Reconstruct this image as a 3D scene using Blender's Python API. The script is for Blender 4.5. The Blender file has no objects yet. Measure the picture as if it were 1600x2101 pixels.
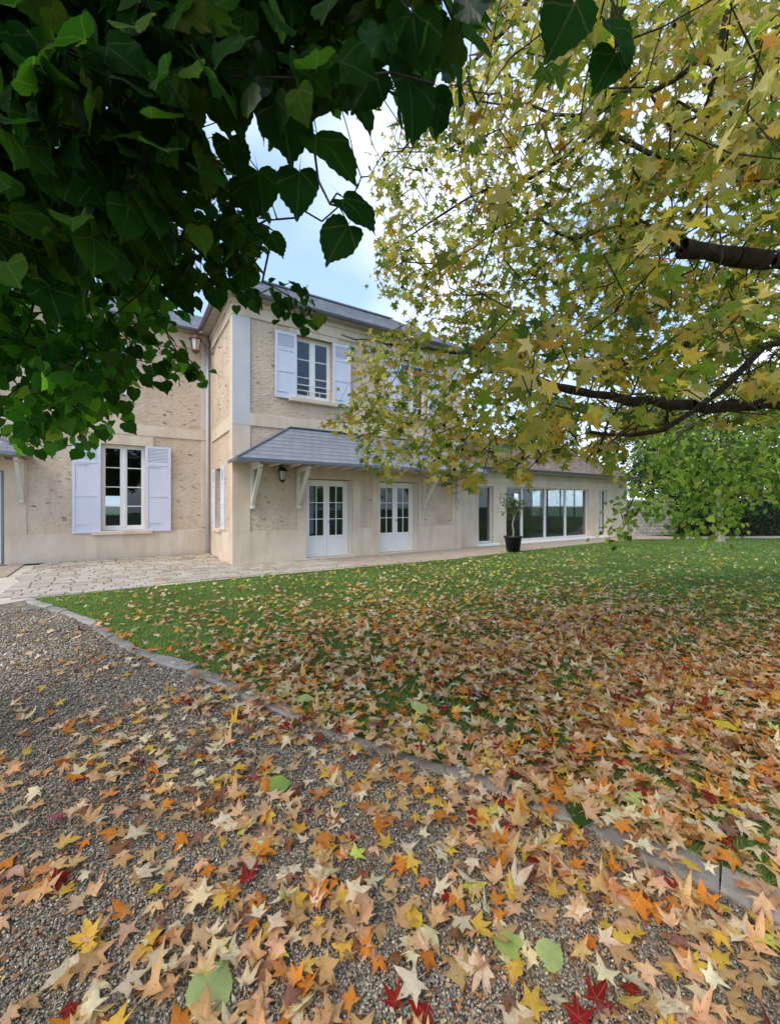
import bpy, math, random
import numpy as np
from mathutils import Vector, Matrix

random.seed(7)
RNG = np.random.default_rng(11)
SC = bpy.context.scene
COL = SC.collection
R = math.radians

# ------------------------------------------------------------------ camera
FPX, HX, HY, EYE = 850.0, 800.0, 1037.0, 1.55
cam = bpy.data.cameras.new('camera')
cam.sensor_fit = 'VERTICAL'
cam.sensor_height = 36.0
cam.lens = 36.0 * FPX / 2101.0
cam.shift_y = -(1050.5 - HY) / 2101.0
cam.clip_start = 0.05
cam.clip_end = 2000
cam.dof.use_dof = True
cam.dof.focus_distance = 7.0
cam.dof.aperture_fstop = 6.5
camo = bpy.data.objects.new('camera', cam)
COL.objects.link(camo)
camo.location = (0, 0, EYE)
camo.rotation_euler = (R(90), 0, 0)
SC.camera = camo

# ------------------------------------------------------------------ sky, sun, exposure
SUN_AZ, SUN_EL = math.atan2(-0.62, -0.70), R(48)
world = bpy.data.worlds.new('World')
SC.world = world
world.use_nodes = True
nt = world.node_tree
nt.nodes.clear()
wo = nt.nodes.new('ShaderNodeOutputWorld')
bg = nt.nodes.new('ShaderNodeBackground')
sky = nt.nodes.new('ShaderNodeTexSky')
sky.sky_type = 'NISHITA'
sky.sun_disc = False
sky.sun_elevation = SUN_EL
sky.sun_rotation = SUN_AZ
sky.air_density = 1.0
sky.dust_density = 1.2
tc = nt.nodes.new('ShaderNodeTexCoord')
nz = nt.nodes.new('ShaderNodeTexNoise')
nz.inputs['Scale'].default_value = 1.2
nz.inputs['Detail'].default_value = 3
nz.inputs['Roughness'].default_value = 0.55
mp = nt.nodes.new('ShaderNodeMapping')
mp.inputs['Location'].default_value = (5.2, 2.4, 1.1)
mp.inputs['Scale'].default_value = (1, 1, 1.6)
rp = nt.nodes.new('ShaderNodeValToRGB')
rp.color_ramp.elements[0].position = 0.49
rp.color_ramp.elements[1].position = 0.76
mx = nt.nodes.new('ShaderNodeMix')
mx.data_type = 'RGBA'
mx.inputs[7].default_value = (5.4, 5.5, 5.7, 1)
nt.links.new(tc.outputs['Generated'], mp.inputs['Vector'])
nt.links.new(mp.outputs[0], nz.inputs['Vector'])
nt.links.new(nz.outputs['Fac'], rp.inputs['Fac'])
nt.links.new(rp.outputs['Color'], mx.inputs[0])
hz = nt.nodes.new('ShaderNodeMix')
hz.data_type = 'RGBA'
hz.inputs[0].default_value = 0.55
hz.inputs[7].default_value = (2.1, 3.0, 4.5, 1)
nt.links.new(sky.outputs[0], hz.inputs[6])
nt.links.new(hz.outputs[2], mx.inputs[6])
nt.links.new(mx.outputs[2], bg.inputs['Color'])
bg.inputs['Strength'].default_value = 0.14
nt.links.new(bg.outputs[0], wo.inputs['Surface'])

sl = bpy.data.lights.new('sun', 'SUN')
sl.energy = 1.1
sl.angle = R(35)
sl.color = (1.0, 0.90, 0.74)
so = bpy.data.objects.new('sun', sl)
COL.objects.link(so)
sd = Vector((math.sin(SUN_AZ) * math.cos(SUN_EL), math.cos(SUN_AZ) * math.cos(SUN_EL), math.sin(SUN_EL)))
so.rotation_euler = sd.to_track_quat('Z', 'Y').to_euler()
so.location = sd * 40

SC.view_settings.view_transform = 'Standard'
SC.view_settings.look = 'None'
SC.view_settings.gamma = 1.0
SC.view_settings.use_curve_mapping = False
SC.view_settings.exposure = 1.2
SC.render.engine = 'CYCLES'
SC.cycles.max_bounces = 8
SC.cycles.transparent_max_bounces = 12
SC.cycles.use_denoising = True


# ------------------------------------------------------------------ geometry helpers
def P(x, y, d):
    """a point in the garden seen at photo position (x, y), d metres in front of the camera"""
    return np.array(((x - HX) / FPX * d, d, EYE - (y - HY) / FPX * d))


def tag(o, label=None, cat=None, group=None, kind=None):
    if label: o['label'] = label
    if cat: o['category'] = cat
    if group: o['group'] = group
    if kind: o['kind'] = kind
    return o


def empty(name, loc, rz=0.0):
    o = bpy.data.objects.new(name, None)
    o.empty_display_size = 0.2
    COL.objects.link(o)
    o.location = loc
    o.rotation_euler = (0, 0, rz)
    return o


def link(name, me, parent=None, loc=None):
    o = bpy.data.objects.new(name, me)
    COL.objects.link(o)
    if parent is not None: o.parent = parent
    if loc is not None: o.location = loc
    return o


class MB:
    def __init__(self):
        self.v, self.f = [], []

    def add(self, vs, fs):
        b = len(self.v)
        self.v += [tuple(map(float, p)) for p in vs]
        self.f += [tuple(i + b for i in q) for q in fs]
        return self

    def box(self, x0, x1, y0, y1, z0, z1):
        return self.add([(x0, y0, z0), (x1, y0, z0), (x1, y1, z0), (x0, y1, z0),
                         (x0, y0, z1), (x1, y0, z1), (x1, y1, z1), (x0, y1, z1)],
                        [(0, 3, 2, 1), (4, 5, 6, 7), (0, 1, 5, 4), (1, 2, 6, 5), (2, 3, 7, 6), (3, 0, 4, 7)])

    def bev(self, x0, x1, y0, y1, z0, z1, b=0.01):
        """box with chamfered front (-y), top and side edges"""
        return self.add([(x0, y1, z0), (x1, y1, z0), (x1, y1, z1), (x0, y1, z1),
                         (x0, y0 + b, z0), (x1, y0 + b, z0), (x1, y0 + b, z1), (x0, y0 + b, z1),
                         (x0 + b, y0, z0 + b), (x1 - b, y0, z0 + b), (x1 - b, y0, z1 - b), (x0 + b, y0, z1 - b)],
                        [(0, 3, 2, 1), (8, 9, 10, 11), (0, 1, 5, 4), (1, 2, 6, 5), (2, 3, 7, 6), (3, 0, 4, 7),
                         (4, 5, 9, 8), (5, 6, 10, 9), (6, 7, 11, 10), (7, 4, 8, 11)])

    def tube(self, p, q, r0, r1=None, n=6, cap=True):
        p, q = Vector(p), Vector(q)
        r1 = r0 if r1 is None else r1
        d = (q - p)
        if d.length < 1e-6: return self
        d.normalize()
        a = d.orthogonal().normalized()
        b = d.cross(a)
        vs = []
        for c, r in ((p, r0), (q, r1)):
            for i in range(n):
                t = 2 * math.pi * i / n
                vs.append(c + (a * math.cos(t) + b * math.sin(t)) * r)
        fs = [(i, (i + 1) % n, n + (i + 1) % n, n + i) for i in range(n)]
        if cap: fs += [tuple(range(n - 1, -1, -1)), tuple(range(n, 2 * n))]
        return self.add(vs, fs)

    def bar(self, p, q, w, t, up=(0, 0, 1)):
        """rectangular bar from p to q"""
        p, q = Vector(p), Vector(q)
        d = (q - p).normalized()
        a = d.cross(Vector(up))
        a = d.orthogonal() if a.length < 1e-3 else a
        a = a.normalized() * (w / 2)
        b = d.cross(a).normalized() * (t / 2)
        vs = [c + s * a + u * b for c in (p, q) for s, u in ((-1, -1), (1, -1), (1, 1), (-1, 1))]
        return self.add(vs, [(3, 2, 1, 0), (4, 5, 6, 7), (0, 1, 5, 4), (1, 2, 6, 5), (2, 3, 7, 6), (3, 0, 4, 7)])

    def lathe(self, prof, n=20, c=(0, 0)):
        vs, m = [], len(prof)
        for r, z in prof:
            for i in range(n):
                t = 2 * math.pi * i / n
                vs.append((c[0] + r * math.cos(t), c[1] + r * math.sin(t), z))
        fs = []
        for k in range(m - 1):
            for i in range(n):
                fs.append((k * n + i, k * n + (i + 1) % n, (k + 1) * n + (i + 1) % n, (k + 1) * n + i))
        return self.add(vs, fs)

    def mesh(self, name, mat, smooth=False):
        me = bpy.data.meshes.new(name)
        me.from_pydata(self.v, [], self.f)
        if mat is not None: me.materials.append(mat)
        if smooth: me.polygons.foreach_set('use_smooth', [True] * len(me.polygons))
        me.update()
        return me

    def build(self, name, mat, parent=None, smooth=False, loc=None):
        return link(name, self.mesh(name, mat, smooth), parent, loc)


def np_mesh(name, V, T, mat, col=None, uv=None, smooth=False):
    """triangle mesh straight from arrays"""
    me = bpy.data.meshes.new(name)
    nv, ntr = len(V), len(T)
    me.vertices.add(nv)
    me.vertices.foreach_set('co', np.ascontiguousarray(V, dtype=np.float32).ravel())
    me.loops.add(ntr * 3)
    me.loops.foreach_set('vertex_index', np.ascontiguousarray(T, dtype=np.int32).ravel())
    me.polygons.add(ntr)
    me.polygons.foreach_set('loop_start', np.arange(0, ntr * 3, 3, dtype=np.int32))
    me.polygons.foreach_set('loop_total', np.full(ntr, 3, dtype=np.int32))
    if smooth: me.polygons.foreach_set('use_smooth', np.ones(ntr, dtype=bool))
    if col is not None:
        ca = me.color_attributes.new('Col', 'FLOAT_COLOR', 'POINT')
        c4 = np.ones((nv, 4), dtype=np.float32)
        c4[:, :3] = col
        ca.data.foreach_set('color', c4.ravel())
    if uv is not None:
        ul = me.uv_layers.new(name='UVMap')
        ul.data.foreach_set('uv', np.ascontiguousarray(uv[np.asarray(T).ravel()], dtype=np.float32).ravel())
    me.materials.append(mat)
    me.update(calc_edges=True)
    me.validate()
    return me


def frames(tip, nrm):
    """rotation matrices whose y axis is tip and whose z axis is close to nrm"""
    tip = tip / np.linalg.norm(tip, axis=1, keepdims=True)
    nrm = nrm - (nrm * tip).sum(1, keepdims=True) * tip
    nrm = nrm / np.maximum(np.linalg.norm(nrm, axis=1, keepdims=True), 1e-6)
    x = np.cross(tip, nrm)
    return np.stack([x, tip, nrm], axis=2)


def scatter(name, temps, pos, rot, scl, col, mat, parent=None, base=None, kind=None):
    """one joined mesh of many small pieces"""
    n = len(pos)
    pick = RNG.integers(0, len(temps), n)
    Vs, Ts, Cs, Us, off = [], [], [], [], 0
    for k, (tv, tt) in enumerate(temps):
        ix = np.where(pick == k)[0]
        if not len(ix): continue
        s = scl[ix]
        s = s[:, None, None] if s.ndim == 1 else s[:, None, :]
        v = np.einsum('nij,nvj->nvi', rot[ix], tv[None] * s) + pos[ix][:, None, :]
        m = len(tv)
        Vs.append(v.reshape(-1, 3))
        Ts.append((tt[None] + (np.arange(len(ix)) * m + off)[:, None, None]).reshape(-1, 3))
        Cs.append(np.repeat(col[ix], m, axis=0))
        Us.append(np.tile(tv[:, :2], (len(ix), 1)))
        off += m * len(ix)
    V, T, C, U = map(np.concatenate, (Vs, Ts, Cs, Us))
    if base is not None: V = V - np.array(base)
    o = link(name, np_mesh(name, V, T, mat, C, U), parent)
    if kind: o['kind'] = kind
    return o


# ------------------------------------------------------------------ materials
class NT:
    def __init__(self, name):
        self.m = bpy.data.materials.new(name)
        self.m.use_nodes = True
        self.t = self.m.node_tree
        self.t.nodes.clear()
        self.out = self.n('ShaderNodeOutputMaterial')

    def n(self, ty, **kw):
        nd = self.t.nodes.new(ty)
        for k, v in kw.items():
            if k in nd.inputs: nd.inputs[k].default_value = v
            else: setattr(nd, k, v)
        return nd

    def l(self, a, b):
        self.t.links.new(a, b)

    def coord(self, scale=(1, 1, 1), kind='Object'):
        t = self.n('ShaderNodeTexCoord')
        m = self.n('ShaderNodeMapping')
        m.inputs['Scale'].default_value = scale
        self.l(t.outputs[kind], m.inputs['Vector'])
        return m.outputs[0]

    def noise(self, vec, scale, detail=4, rough=0.6):
        z = self.n('ShaderNodeTexNoise')
        z.inputs['Scale'].default_value = scale
        z.inputs['Detail'].default_value = detail
        z.inputs['Roughness'].default_value = rough
        self.l(vec, z.inputs['Vector'])
        return z.outputs['Fac']

    def ramp(self, fac, stops):
        r = self.n('ShaderNodeValToRGB')
        e = r.color_ramp.elements
        while len(e) < len(stops): e.new(0.5)
        for el, (p, c) in zip(e, stops):
            el.position = p
            el.color = (c, c, c, 1) if isinstance(c, (int, float)) else (*c, 1)
        self.l(fac, r.inputs['Fac'])
        return r.outputs['Color']

    def mix(self, fac, a, b, mode='MIX'):
        m = self.n('ShaderNodeMix', data_type='RGBA', blend_type=mode)
        for s, i in ((fac, 0), (a, 6), (b, 7)):
            if hasattr(s, 'is_linked'): self.l(s, m.inputs[i])
            elif isinstance(s, (int, float)): m.inputs[i].default_value = s if i == 0 else (s, s, s, 1)
            else: m.inputs[i].default_value = (*s, 1)
        return m.outputs[2]

    def math(self, op, a, b=None, c=None):
        m = self.n('ShaderNodeMath', operation=op)
        for s, i in ((a, 0), (b, 1), (c, 2)):
            if s is None: continue
            if hasattr(s, 'is_linked'): self.l(s, m.inputs[i])
            else: m.inputs[i].default_value = s
        return m.outputs[0]

    def bump(self, h, strength=0.4, dist=0.01):
        b = self.n('ShaderNodeBump')
        b.inputs['Strength'].default_value = strength
        b.inputs['Distance'].default_value = dist
        self.l(h, b.inputs['Height'])
        return b.outputs[0]

    def principled(self, col, rough=0.7, normal=None, spec=0.3, metal=0.0):
        p = self.n('ShaderNodeBsdfPrincipled')
        if hasattr(col, 'is_linked'): self.l(col, p.inputs['Base Color'])
        else: p.inputs['Base Color'].default_value = (*col, 1)
        if hasattr(rough, 'is_linked'): self.l(rough, p.inputs['Roughness'])
        else: p.inputs['Roughness'].default_value = rough
        p.inputs['Specular IOR Level'].default_value = spec
        p.inputs['Metallic'].default_value = metal
        if normal is not None: self.l(normal, p.inputs['Normal'])
        self.l(p.outputs[0], self.out.inputs['Surface'])
        return self.m


def m_plain(name, col, rough=0.6, var=0.12, scale=6, spec=0.3, metal=0.0, bump=0.15, grain=60):
    t = NT(name)
    c = t.coord()
    f = t.noise(c, scale, 5)
    k = t.ramp(f, [(0.3, tuple(v * (1 - var) for v in col)), (0.7, tuple(min(1, v * (1 + var)) for v in col))])
    nb = t.bump(t.noise(c, grain, 4), bump, 0.006)
    return t.principled(k, rough, nb, spec, metal)


def m_rubble():
    t = NT('rubble_render')
    c = t.coord()
    flat = t.coord((1.0, 1.0, 1.9))
    wob = t.n('ShaderNodeTexNoise')
    wob.inputs['Scale'].default_value = 5
    t.l(flat, wob.inputs['Vector'])
    wv = t.n('ShaderNodeVectorMath', operation='MULTIPLY_ADD')
    t.l(wob.outputs['Color'], wv.inputs[0])
    wv.inputs[1].default_value = (.16, .16, .16)
    t.l(flat, wv.inputs[2])
    k = t.ramp(t.noise(c, 1.1, 6, 0.65), [(0.3, (0.55, 0.43, 0.31)), (0.5, (0.66, 0.525, 0.395)), (0.72, (0.73, 0.60, 0.475))])
    hs = t.noise(c, 30, 5, 0.7)
    for scl_, lo, hi, amt in ((6.0, .25, .60, .46), (13.0, .45, .65, .36)):
        vor = t.n('ShaderNodeTexVoronoi', feature='F1')
        vor.inputs['Scale'].default_value = scl_
        t.l(wv.outputs[0], vor.inputs['Vector'])
        sel = t.n('ShaderNodeSeparateColor')
        t.l(vor.outputs['Color'], sel.inputs[0])
        core = t.ramp(vor.outputs['Distance'], [(0.20, 1.0), (0.42, 0.0)])
        rag = t.ramp(t.noise(c, 20, 5, .7), [(0.36, 0.0), (0.58, 1.0)])
        mask = t.mix(1.0, t.mix(1.0, t.ramp(sel.outputs[0], [(lo, 0.0), (hi, amt)]), core, 'MULTIPLY'), rag, 'MULTIPLY')
        stone = t.ramp(sel.outputs[1], [(0.0, (0.33, 0.225, 0.15)), (0.45, (0.47, 0.345, 0.25)), (1.0, (0.60, 0.50, 0.41))])
        k = t.mix(mask, k, stone)
        hs = t.math('ADD', hs, t.math('MULTIPLY', core, 0.45))
    # rain streaks and grime
    k = t.mix(t.ramp(t.noise(t.coord((3, 3, .3)), 1.6, 6, .65), [(0.54, 0.0), (0.78, 0.35)]), k, (0.36, 0.28, 0.21))
    return t.principled(k, 0.92, t.bump(hs, 0.75, 0.025), 0.15)


def m_trim():
    t = NT('smooth_stone_render')
    c = t.coord()
    a = t.ramp(t.noise(c, 0.9, 6, 0.65), [(0.3, (0.60, 0.485, 0.36)), (0.55, (0.71, 0.595, 0.465)), (0.75, (0.75, 0.655, 0.54))])
    st = t.coord((2.2, 2.2, 0.35))
    k = t.mix(t.ramp(t.noise(st, 1.6, 5), [(0.48, 0.0), (0.74, 0.5)]), a, (0.43, 0.34, 0.25))
    return t.principled(k, 0.88, t.bump(t.noise(c, 40, 5, 0.7), 0.3, 0.008), 0.15)


def m_paint():
    t = NT('pale_blue_white_paint')
    c = t.coord()
    k = t.ramp(t.noise(c, 2.5, 5), [(0.3, (0.63, 0.655, 0.77)), (0.7, (0.69, 0.71, 0.81))])
    k = t.mix(t.ramp(t.noise(t.coord((9, 9, .8)), 2.2, 6, .7), [(0.5, 0.0), (0.8, 0.45)]), k, (0.50, 0.49, 0.50))
    k = t.mix(t.ramp(t.noise(c, 30, 4), [(0.66, 0.0), (0.72, 0.5)]), k, (0.42, 0.40, 0.38))
    return t.principled(k, t.ramp(t.noise(c, 8, 4), [(0.3, 0.45), (0.7, 0.7)]), t.bump(t.noise(t.coord((40, 40, 3)), 3, 3), 0.12, 0.003), 0.3)


def m_glass():
    t = NT('window_glass')
    tr = t.n('ShaderNodeBsdfTransparent')
    tr.inputs[0].default_value = (0.80, 0.85, 0.86, 1)
    gl = t.n('ShaderNodeBsdfGlossy')
    gl.inputs['Roughness'].default_value = 0.015
    gl.inputs['Color'].default_value = (0.95, 0.97, 1, 1)
    lw = t.n('ShaderNodeLayerWeight')
    b = t.bump(t.noise(t.coord(), 1.6, 2), 0.05, 0.02)
    t.l(b, gl.inputs['Normal'])
    ms = t.n('ShaderNodeMixShader')
    t.l(t.math('MULTIPLY_ADD', t.math('POWER', lw.outputs['Facing'], 3.5), 0.7, 0.05), ms.inputs[0])
    t.l(tr.outputs[0], ms.inputs[1])
    t.l(gl.outputs[0], ms.inputs[2])
    t.l(ms.outputs[0], t.out.inputs['Surface'])
    return t.m


def m_leaf(name, per_object, trans=0.45, veins='star', gloss=0.12, vein_gain=0.22, back=1.15, spots=0.35):
    """leaf: colour from the object or the mesh, veins from leaf coordinates, light passing through"""
    t = NT(name)
    if per_object:
        oi = t.n('ShaderNodeObjectInfo')
        col = oi.outputs['Color']
    else:
        a = t.n('ShaderNodeVertexColor', layer_name='Col')
        col = a.outputs['Color']
    uv = t.n('ShaderNodeUVMap', uv_map='UVMap')
    sp = t.n('ShaderNodeSeparateXYZ')
    t.l(uv.outputs[0], sp.inputs[0])
    x, y = sp.outputs[0], sp.outputs[1]
    dist = None
    angs = [90, 32, 148, -35, 215] if veins == 'star' else [90, 40, 140]
    for an in angs:
        s, co = math.sin(R(an)), math.cos(R(an))
        cross = t.math('ABSOLUTE', t.math('SUBTRACT', t.math('MULTIPLY', x, s), t.math('MULTIPLY', y, co)))
        along = t.math('ADD', t.math('MULTIPLY', x, co), t.math('MULTIPLY', y, s))
        d = t.math('ADD', cross, t.math('MULTIPLY', t.math('LESS_THAN', along, 0.0), 1.0))
        dist = d if dist is None else t.math('MINIMUM', dist, d)
    vm = t.ramp(dist, [(0.0, 1.0), (0.028, 0.0)])
    if per_object:
        cb = t.n('ShaderNodeCombineXYZ')
        t.l(x, cb.inputs[0]); t.l(y, cb.inputs[1]); t.l(t.math('MULTIPLY', oi.outputs['Random'], 50.0), cb.inputs[2])
        sc_ = t.n('ShaderNodeVectorMath', operation='SCALE')
        t.l(cb.outputs[0], sc_.inputs[0])
        sc_.inputs['Scale'].default_value = .07
        tc_ = sc_.outputs[0]
    else: tc_ = t.coord()
    rr = t.math('SQRT', t.math('ADD', t.math('MULTIPLY', x, x), t.math('MULTIPLY', y, y)))
    blot = t.ramp(t.noise(tc_, 30, 5, 0.65), [(0.42, 0.0), (0.72, 1.0)])
    k = t.mix(t.math('MULTIPLY', blot, spots), col, t.mix(1.0, col, (0.62, 0.45, 0.34), 'MULTIPLY'))
    if spots > .3:
        edge = t.math('MULTIPLY', t.ramp(rr, [(0.35, 0.0), (1.0, 0.9)]), t.ramp(t.noise(tc_, 14, 4), [(0.38, 0.0), (0.6, 1.0)]))
        k = t.mix(edge, k, t.mix(1.0, col, (0.62, 0.40, 0.26), 'MULTIPLY'))
        k = t.mix(t.ramp(t.noise(tc_, 75, 3), [(0.64, 0.0), (0.70, 0.75)]), k, (0.075, 0.035, 0.02))
    k = t.mix(t.math('MULTIPLY', vm, vein_gain), k, t.mix(0.5, col, (0.75, 0.66, 0.42)))
    nb = t.bump(t.math('ADD', t.math('MULTIPLY', vm, -0.6), t.noise(tc_, 90, 2)), 0.25, 0.002)
    df = t.n('ShaderNodeBsdfDiffuse')
    tl = t.n('ShaderNodeBsdfTranslucent')
    t.l(k, df.inputs[0])
    t.l(t.mix(1.0, k, tuple(v * back for v in (1.05, 1.1, 0.6)), 'MULTIPLY'), tl.inputs[0])
    t.l(nb, df.inputs['Normal'])
    m1 = t.n('ShaderNodeMixShader')
    m1.inputs[0].default_value = trans
    t.l(df.outputs[0], m1.inputs[1])
    t.l(tl.outputs[0], m1.inputs[2])
    g = t.n('ShaderNodeBsdfGlossy')
    g.inputs['Roughness'].default_value = 0.42
    g.inputs['Color'].default_value = (0.9, 0.9, 0.9, 1)
    t.l(nb, g.inputs['Normal'])
    fr = t.n('ShaderNodeFresnel')
    fr.inputs['IOR'].default_value = 1.35
    m2 = t.n('ShaderNodeMixShader')
    t.l(t.math('MULTIPLY', fr.outputs[0], gloss * 5), m2.inputs[0])
    t.l(m1.outputs[0], m2.inputs[1])
    t.l(g.outputs[0], m2.inputs[2])
    t.l(m2.outputs[0], t.out.inputs['Surface'])
    return t.m


def m_attr(name, rough=0.8, spec=0.2, grain=0, tint=None):
    t = NT(name)
    a = t.n('ShaderNodeVertexColor', layer_name='Col')
    c = a.outputs['Color']
    nb = None
    if grain:
        f = t.noise(t.coord(), grain, 3)
        c = t.mix(1.0, c, t.ramp(f, [(0.3, 0.75), (0.7, 1.2)]), 'MULTIPLY')
        nb = t.bump(f, 0.3, 0.002)
    return t.principled(c, rough, nb, spec)


def m_blade():
    t = NT('grass_blade')
    c = t.n('ShaderNodeVertexColor', layer_name='Col').outputs['Color']
    df, tl, ms = t.n('ShaderNodeBsdfDiffuse'), t.n('ShaderNodeBsdfTranslucent'), t.n('ShaderNodeMixShader')
    t.l(c, df.inputs[0])
    t.l(t.mix(1.0, c, (1.2, 1.25, .7), 'MULTIPLY'), tl.inputs[0])
    ms.inputs[0].default_value = .45
    t.l(df.outputs[0], ms.inputs[1])
    t.l(tl.outputs[0], ms.inputs[2])
    t.l(ms.outputs[0], t.out.inputs['Surface'])
    return t.m


def m_objvar(name, stops, rough=0.85, scale=9, bump=0.4, grain=45, spec=0.2, dist=0.01):
    """colour differs from object to object"""
    t = NT(name)
    oi = t.n('ShaderNodeObjectInfo')
    k = t.ramp(oi.outputs['Random'], stops)
    c = t.coord()
    k = t.mix(1.0, k, t.ramp(t.noise(c, scale, 5), [(0.28, 0.74), (0.72, 1.18)]), 'MULTIPLY')
    return t.principled(k, rough, t.bump(t.noise(c, grain, 5, 0.7), bump, dist), spec)


def m_ground(name, lo, hi, scale, grain, dist=0.01, bump=0.6, patch=None, kind='noise'):
    t = NT(name)
    c = t.coord()
    f = t.noise(c, scale, 7, 0.65)
    k = t.ramp(f, [(0.3, lo), (0.7, hi)])
    if kind == 'pebble':
        vor = t.n('ShaderNodeTexVoronoi', feature='F1')
        vor.inputs['Scale'].default_value = grain
        t.l(c, vor.inputs['Vector'])
        sc = t.n('ShaderNodeSeparateColor')
        t.l(vor.outputs['Color'], sc.inputs[0])
        k = t.mix(1.0, k, t.ramp(sc.outputs[0], [(0.0, 0.45), (0.5, 0.9), (1.0, 1.55)]), 'MULTIPLY')
        h = t.math('SUBTRACT', 1.0, vor.outputs['Distance'])
    else:
        h = t.noise(c, grain, 6, 0.7)
    if patch:
        k = t.mix(t.ramp(t.noise(c, 0.7, 5), [(0.45, 0.0), (0.65, 1.0)]), k, patch)
    return t.principled(k, 0.95, t.bump(h, bump, dist), 0.1)


M = {}
M['rubble'] = m_rubble()
M['trim'] = m_trim()
M['pale'] = m_plain('pale_painted_stone', (0.60, 0.585, 0.58), 0.85, 0.06, 2.0, 0.2)
M['white'] = m_plain('white_paint', (0.86, 0.845, 0.81), 0.45, 0.03, 3, 0.35, bump=0.05)
M['shutter'] = m_paint()
M['cream'] = m_plain('cream_painted_wood', (0.66, 0.62, 0.54), 0.6, 0.05, 4, 0.3)
M['alu'] = m_plain('white_aluminium', (0.70, 0.70, 0.70), 0.35, 0.03, 4, 0.5, bump=0.03)
M['glass'] = m_glass()
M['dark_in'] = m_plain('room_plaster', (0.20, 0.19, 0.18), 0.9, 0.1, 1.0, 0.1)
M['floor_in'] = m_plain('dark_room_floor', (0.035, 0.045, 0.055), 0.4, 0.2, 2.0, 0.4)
M['deck'] = m_plain('roof_timber', (0.34, 0.31, 0.27), 0.8, 0.2, 6, 0.2)
M['slate'] = m_objvar('slate_tile', [(0.0, (0.225, 0.235, 0.265)), (0.5, (0.245, 0.255, 0.285)), (1.0, (0.265, 0.27, 0.295))], 0.55, 5, 0.25, 30, 0.4)
M['slates'] = m_attr('slate_roofing', 0.55, 0.4, 12)
M['tiles'] = m_attr('clay_roofing', 0.85, 0.2, 14)
M['zinc'] = m_plain('zinc_gutter', (0.20, 0.21, 0.24), 0.45, 0.12, 4, 0.4, 0.5)
M['iron'] = m_plain('rusty_black_iron', (0.030, 0.022, 0.020), 0.6, 0.4, 14, 0.4)
M['rust'] = m_plain('rusted_brown_metal', (0.16, 0.075, 0.05), 0.7, 0.35, 18, 0.3)
M['lampglass'] = m_plain('milky_lantern_glass', (0.62, 0.60, 0.55), 0.2, 0.05, 8, 0.5)
M['stone'] = m_objvar('exposed_wall_stone', [(0.0, (0.17, 0.115, 0.08)), (0.12, (0.34, 0.245, 0.175)), (0.5, (0.49, 0.38, 0.285)), (1.0, (0.60, 0.49, 0.39))], 0.9, 18, 0.5, 60)
M['sett'] = m_objvar('limestone_sett', [(0.0, (0.36, 0.30, 0.24)), (0.5, (0.46, 0.40, 0.33)), (1.0, (0.54, 0.48, 0.41))], 0.9, 7, 0.5, 40, 0.15, 0.012)
M['sett_far'] = m_attr('limestone_setts', 0.9, 0.15, 9)
M['kerb'] = m_objvar('kerb_stone', [(0.0, (0.23, 0.205, 0.185)), (0.5, (0.31, 0.28, 0.255)), (1.0, (0.38, 0.345, 0.31))], 0.9, 8, 0.7, 34, 0.15, 0.02)
M['joint'] = m_ground('sandy_joint_mortar', (0.46, 0.42, 0.33), (0.62, 0.58, 0.49), 3, 90, 0.004)
M['pathslab'] = m_ground('beige_gritty_path', (0.36, 0.285, 0.215), (0.47, 0.39, 0.31), 2.2, 70, 0.006)
M['gravelbed'] = m_ground('gravel_bed', (0.20, 0.17, 0.135), (0.33, 0.285, 0.225), 1.5, 75, 0.014, 1.0, None, 'pebble')
M['pebble'] = m_attr('gravel_pebble', 0.85, 0.2, 60)
M['soil'] = m_ground('lawn_soil', (0.055, 0.085, 0.024), (0.085, 0.125, 0.036), 3, 60, 0.01)
M['earth'] = m_ground('far_ground', (0.045, 0.07, 0.028), (0.07, 0.09, 0.04), 0.8, 12, 0.02)
M['grass'] = m_blade()
M['bark'] = m_plain('grey_brown_bark', (0.105, 0.088, 0.068), 0.95, 0.35, 14, 0.1, bump=0.9, grain=38)
M['barkdark'] = m_plain('dark_twig_bark', (0.045, 0.036, 0.028), 0.95, 0.3, 14, 0.1, bump=0.6, grain=50)
M['barkpale'] = m_plain('pale_grey_bark', (0.30, 0.27, 0.23), 0.9, 0.25, 12, 0.1, bump=0.6, grain=40)
M['pot'] = m_plain('black_planter', (0.012, 0.013, 0.014), 0.5, 0.2, 5, 0.4)
M['star_o'] = m_leaf('sweetgum_leaf', True, 0.30, gloss=.025, vein_gain=.3, spots=.5)
M['star_m'] = m_leaf('sweetgum_leaves', False, 0.30, gloss=.025, vein_gain=.3, spots=.5)
M['gum_o'] = m_leaf('living_sweetgum_leaf', True, 0.55, gloss=.03, back=1.55, spots=0.2)
M['gum_m'] = m_leaf('living_sweetgum_leaves', False, 0.55, gloss=.03, back=1.55, spots=0.2)
M['lime_o'] = m_leaf('lime_leaf', True, 0.42, 'heart', 0.008, 0.10, 2.6, 0.15)
M['lime_m'] = m_leaf('lime_leaves', False, 0.42, 'heart', 0.008, 0.10, 2.6, 0.15)
M['needle'] = m_attr('hedge_foliage', 0.7, 0.25)
M['curtain'] = m_plain('blue_white_curtain', (0.50, 0.58, 0.70), 0.8, 0.1, 4, 0.1)
M['seed'] = m_plain('dark_seed_ball', (0.035, 0.026, 0.018), 0.9, 0.3, 40, 0.1)


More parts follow.
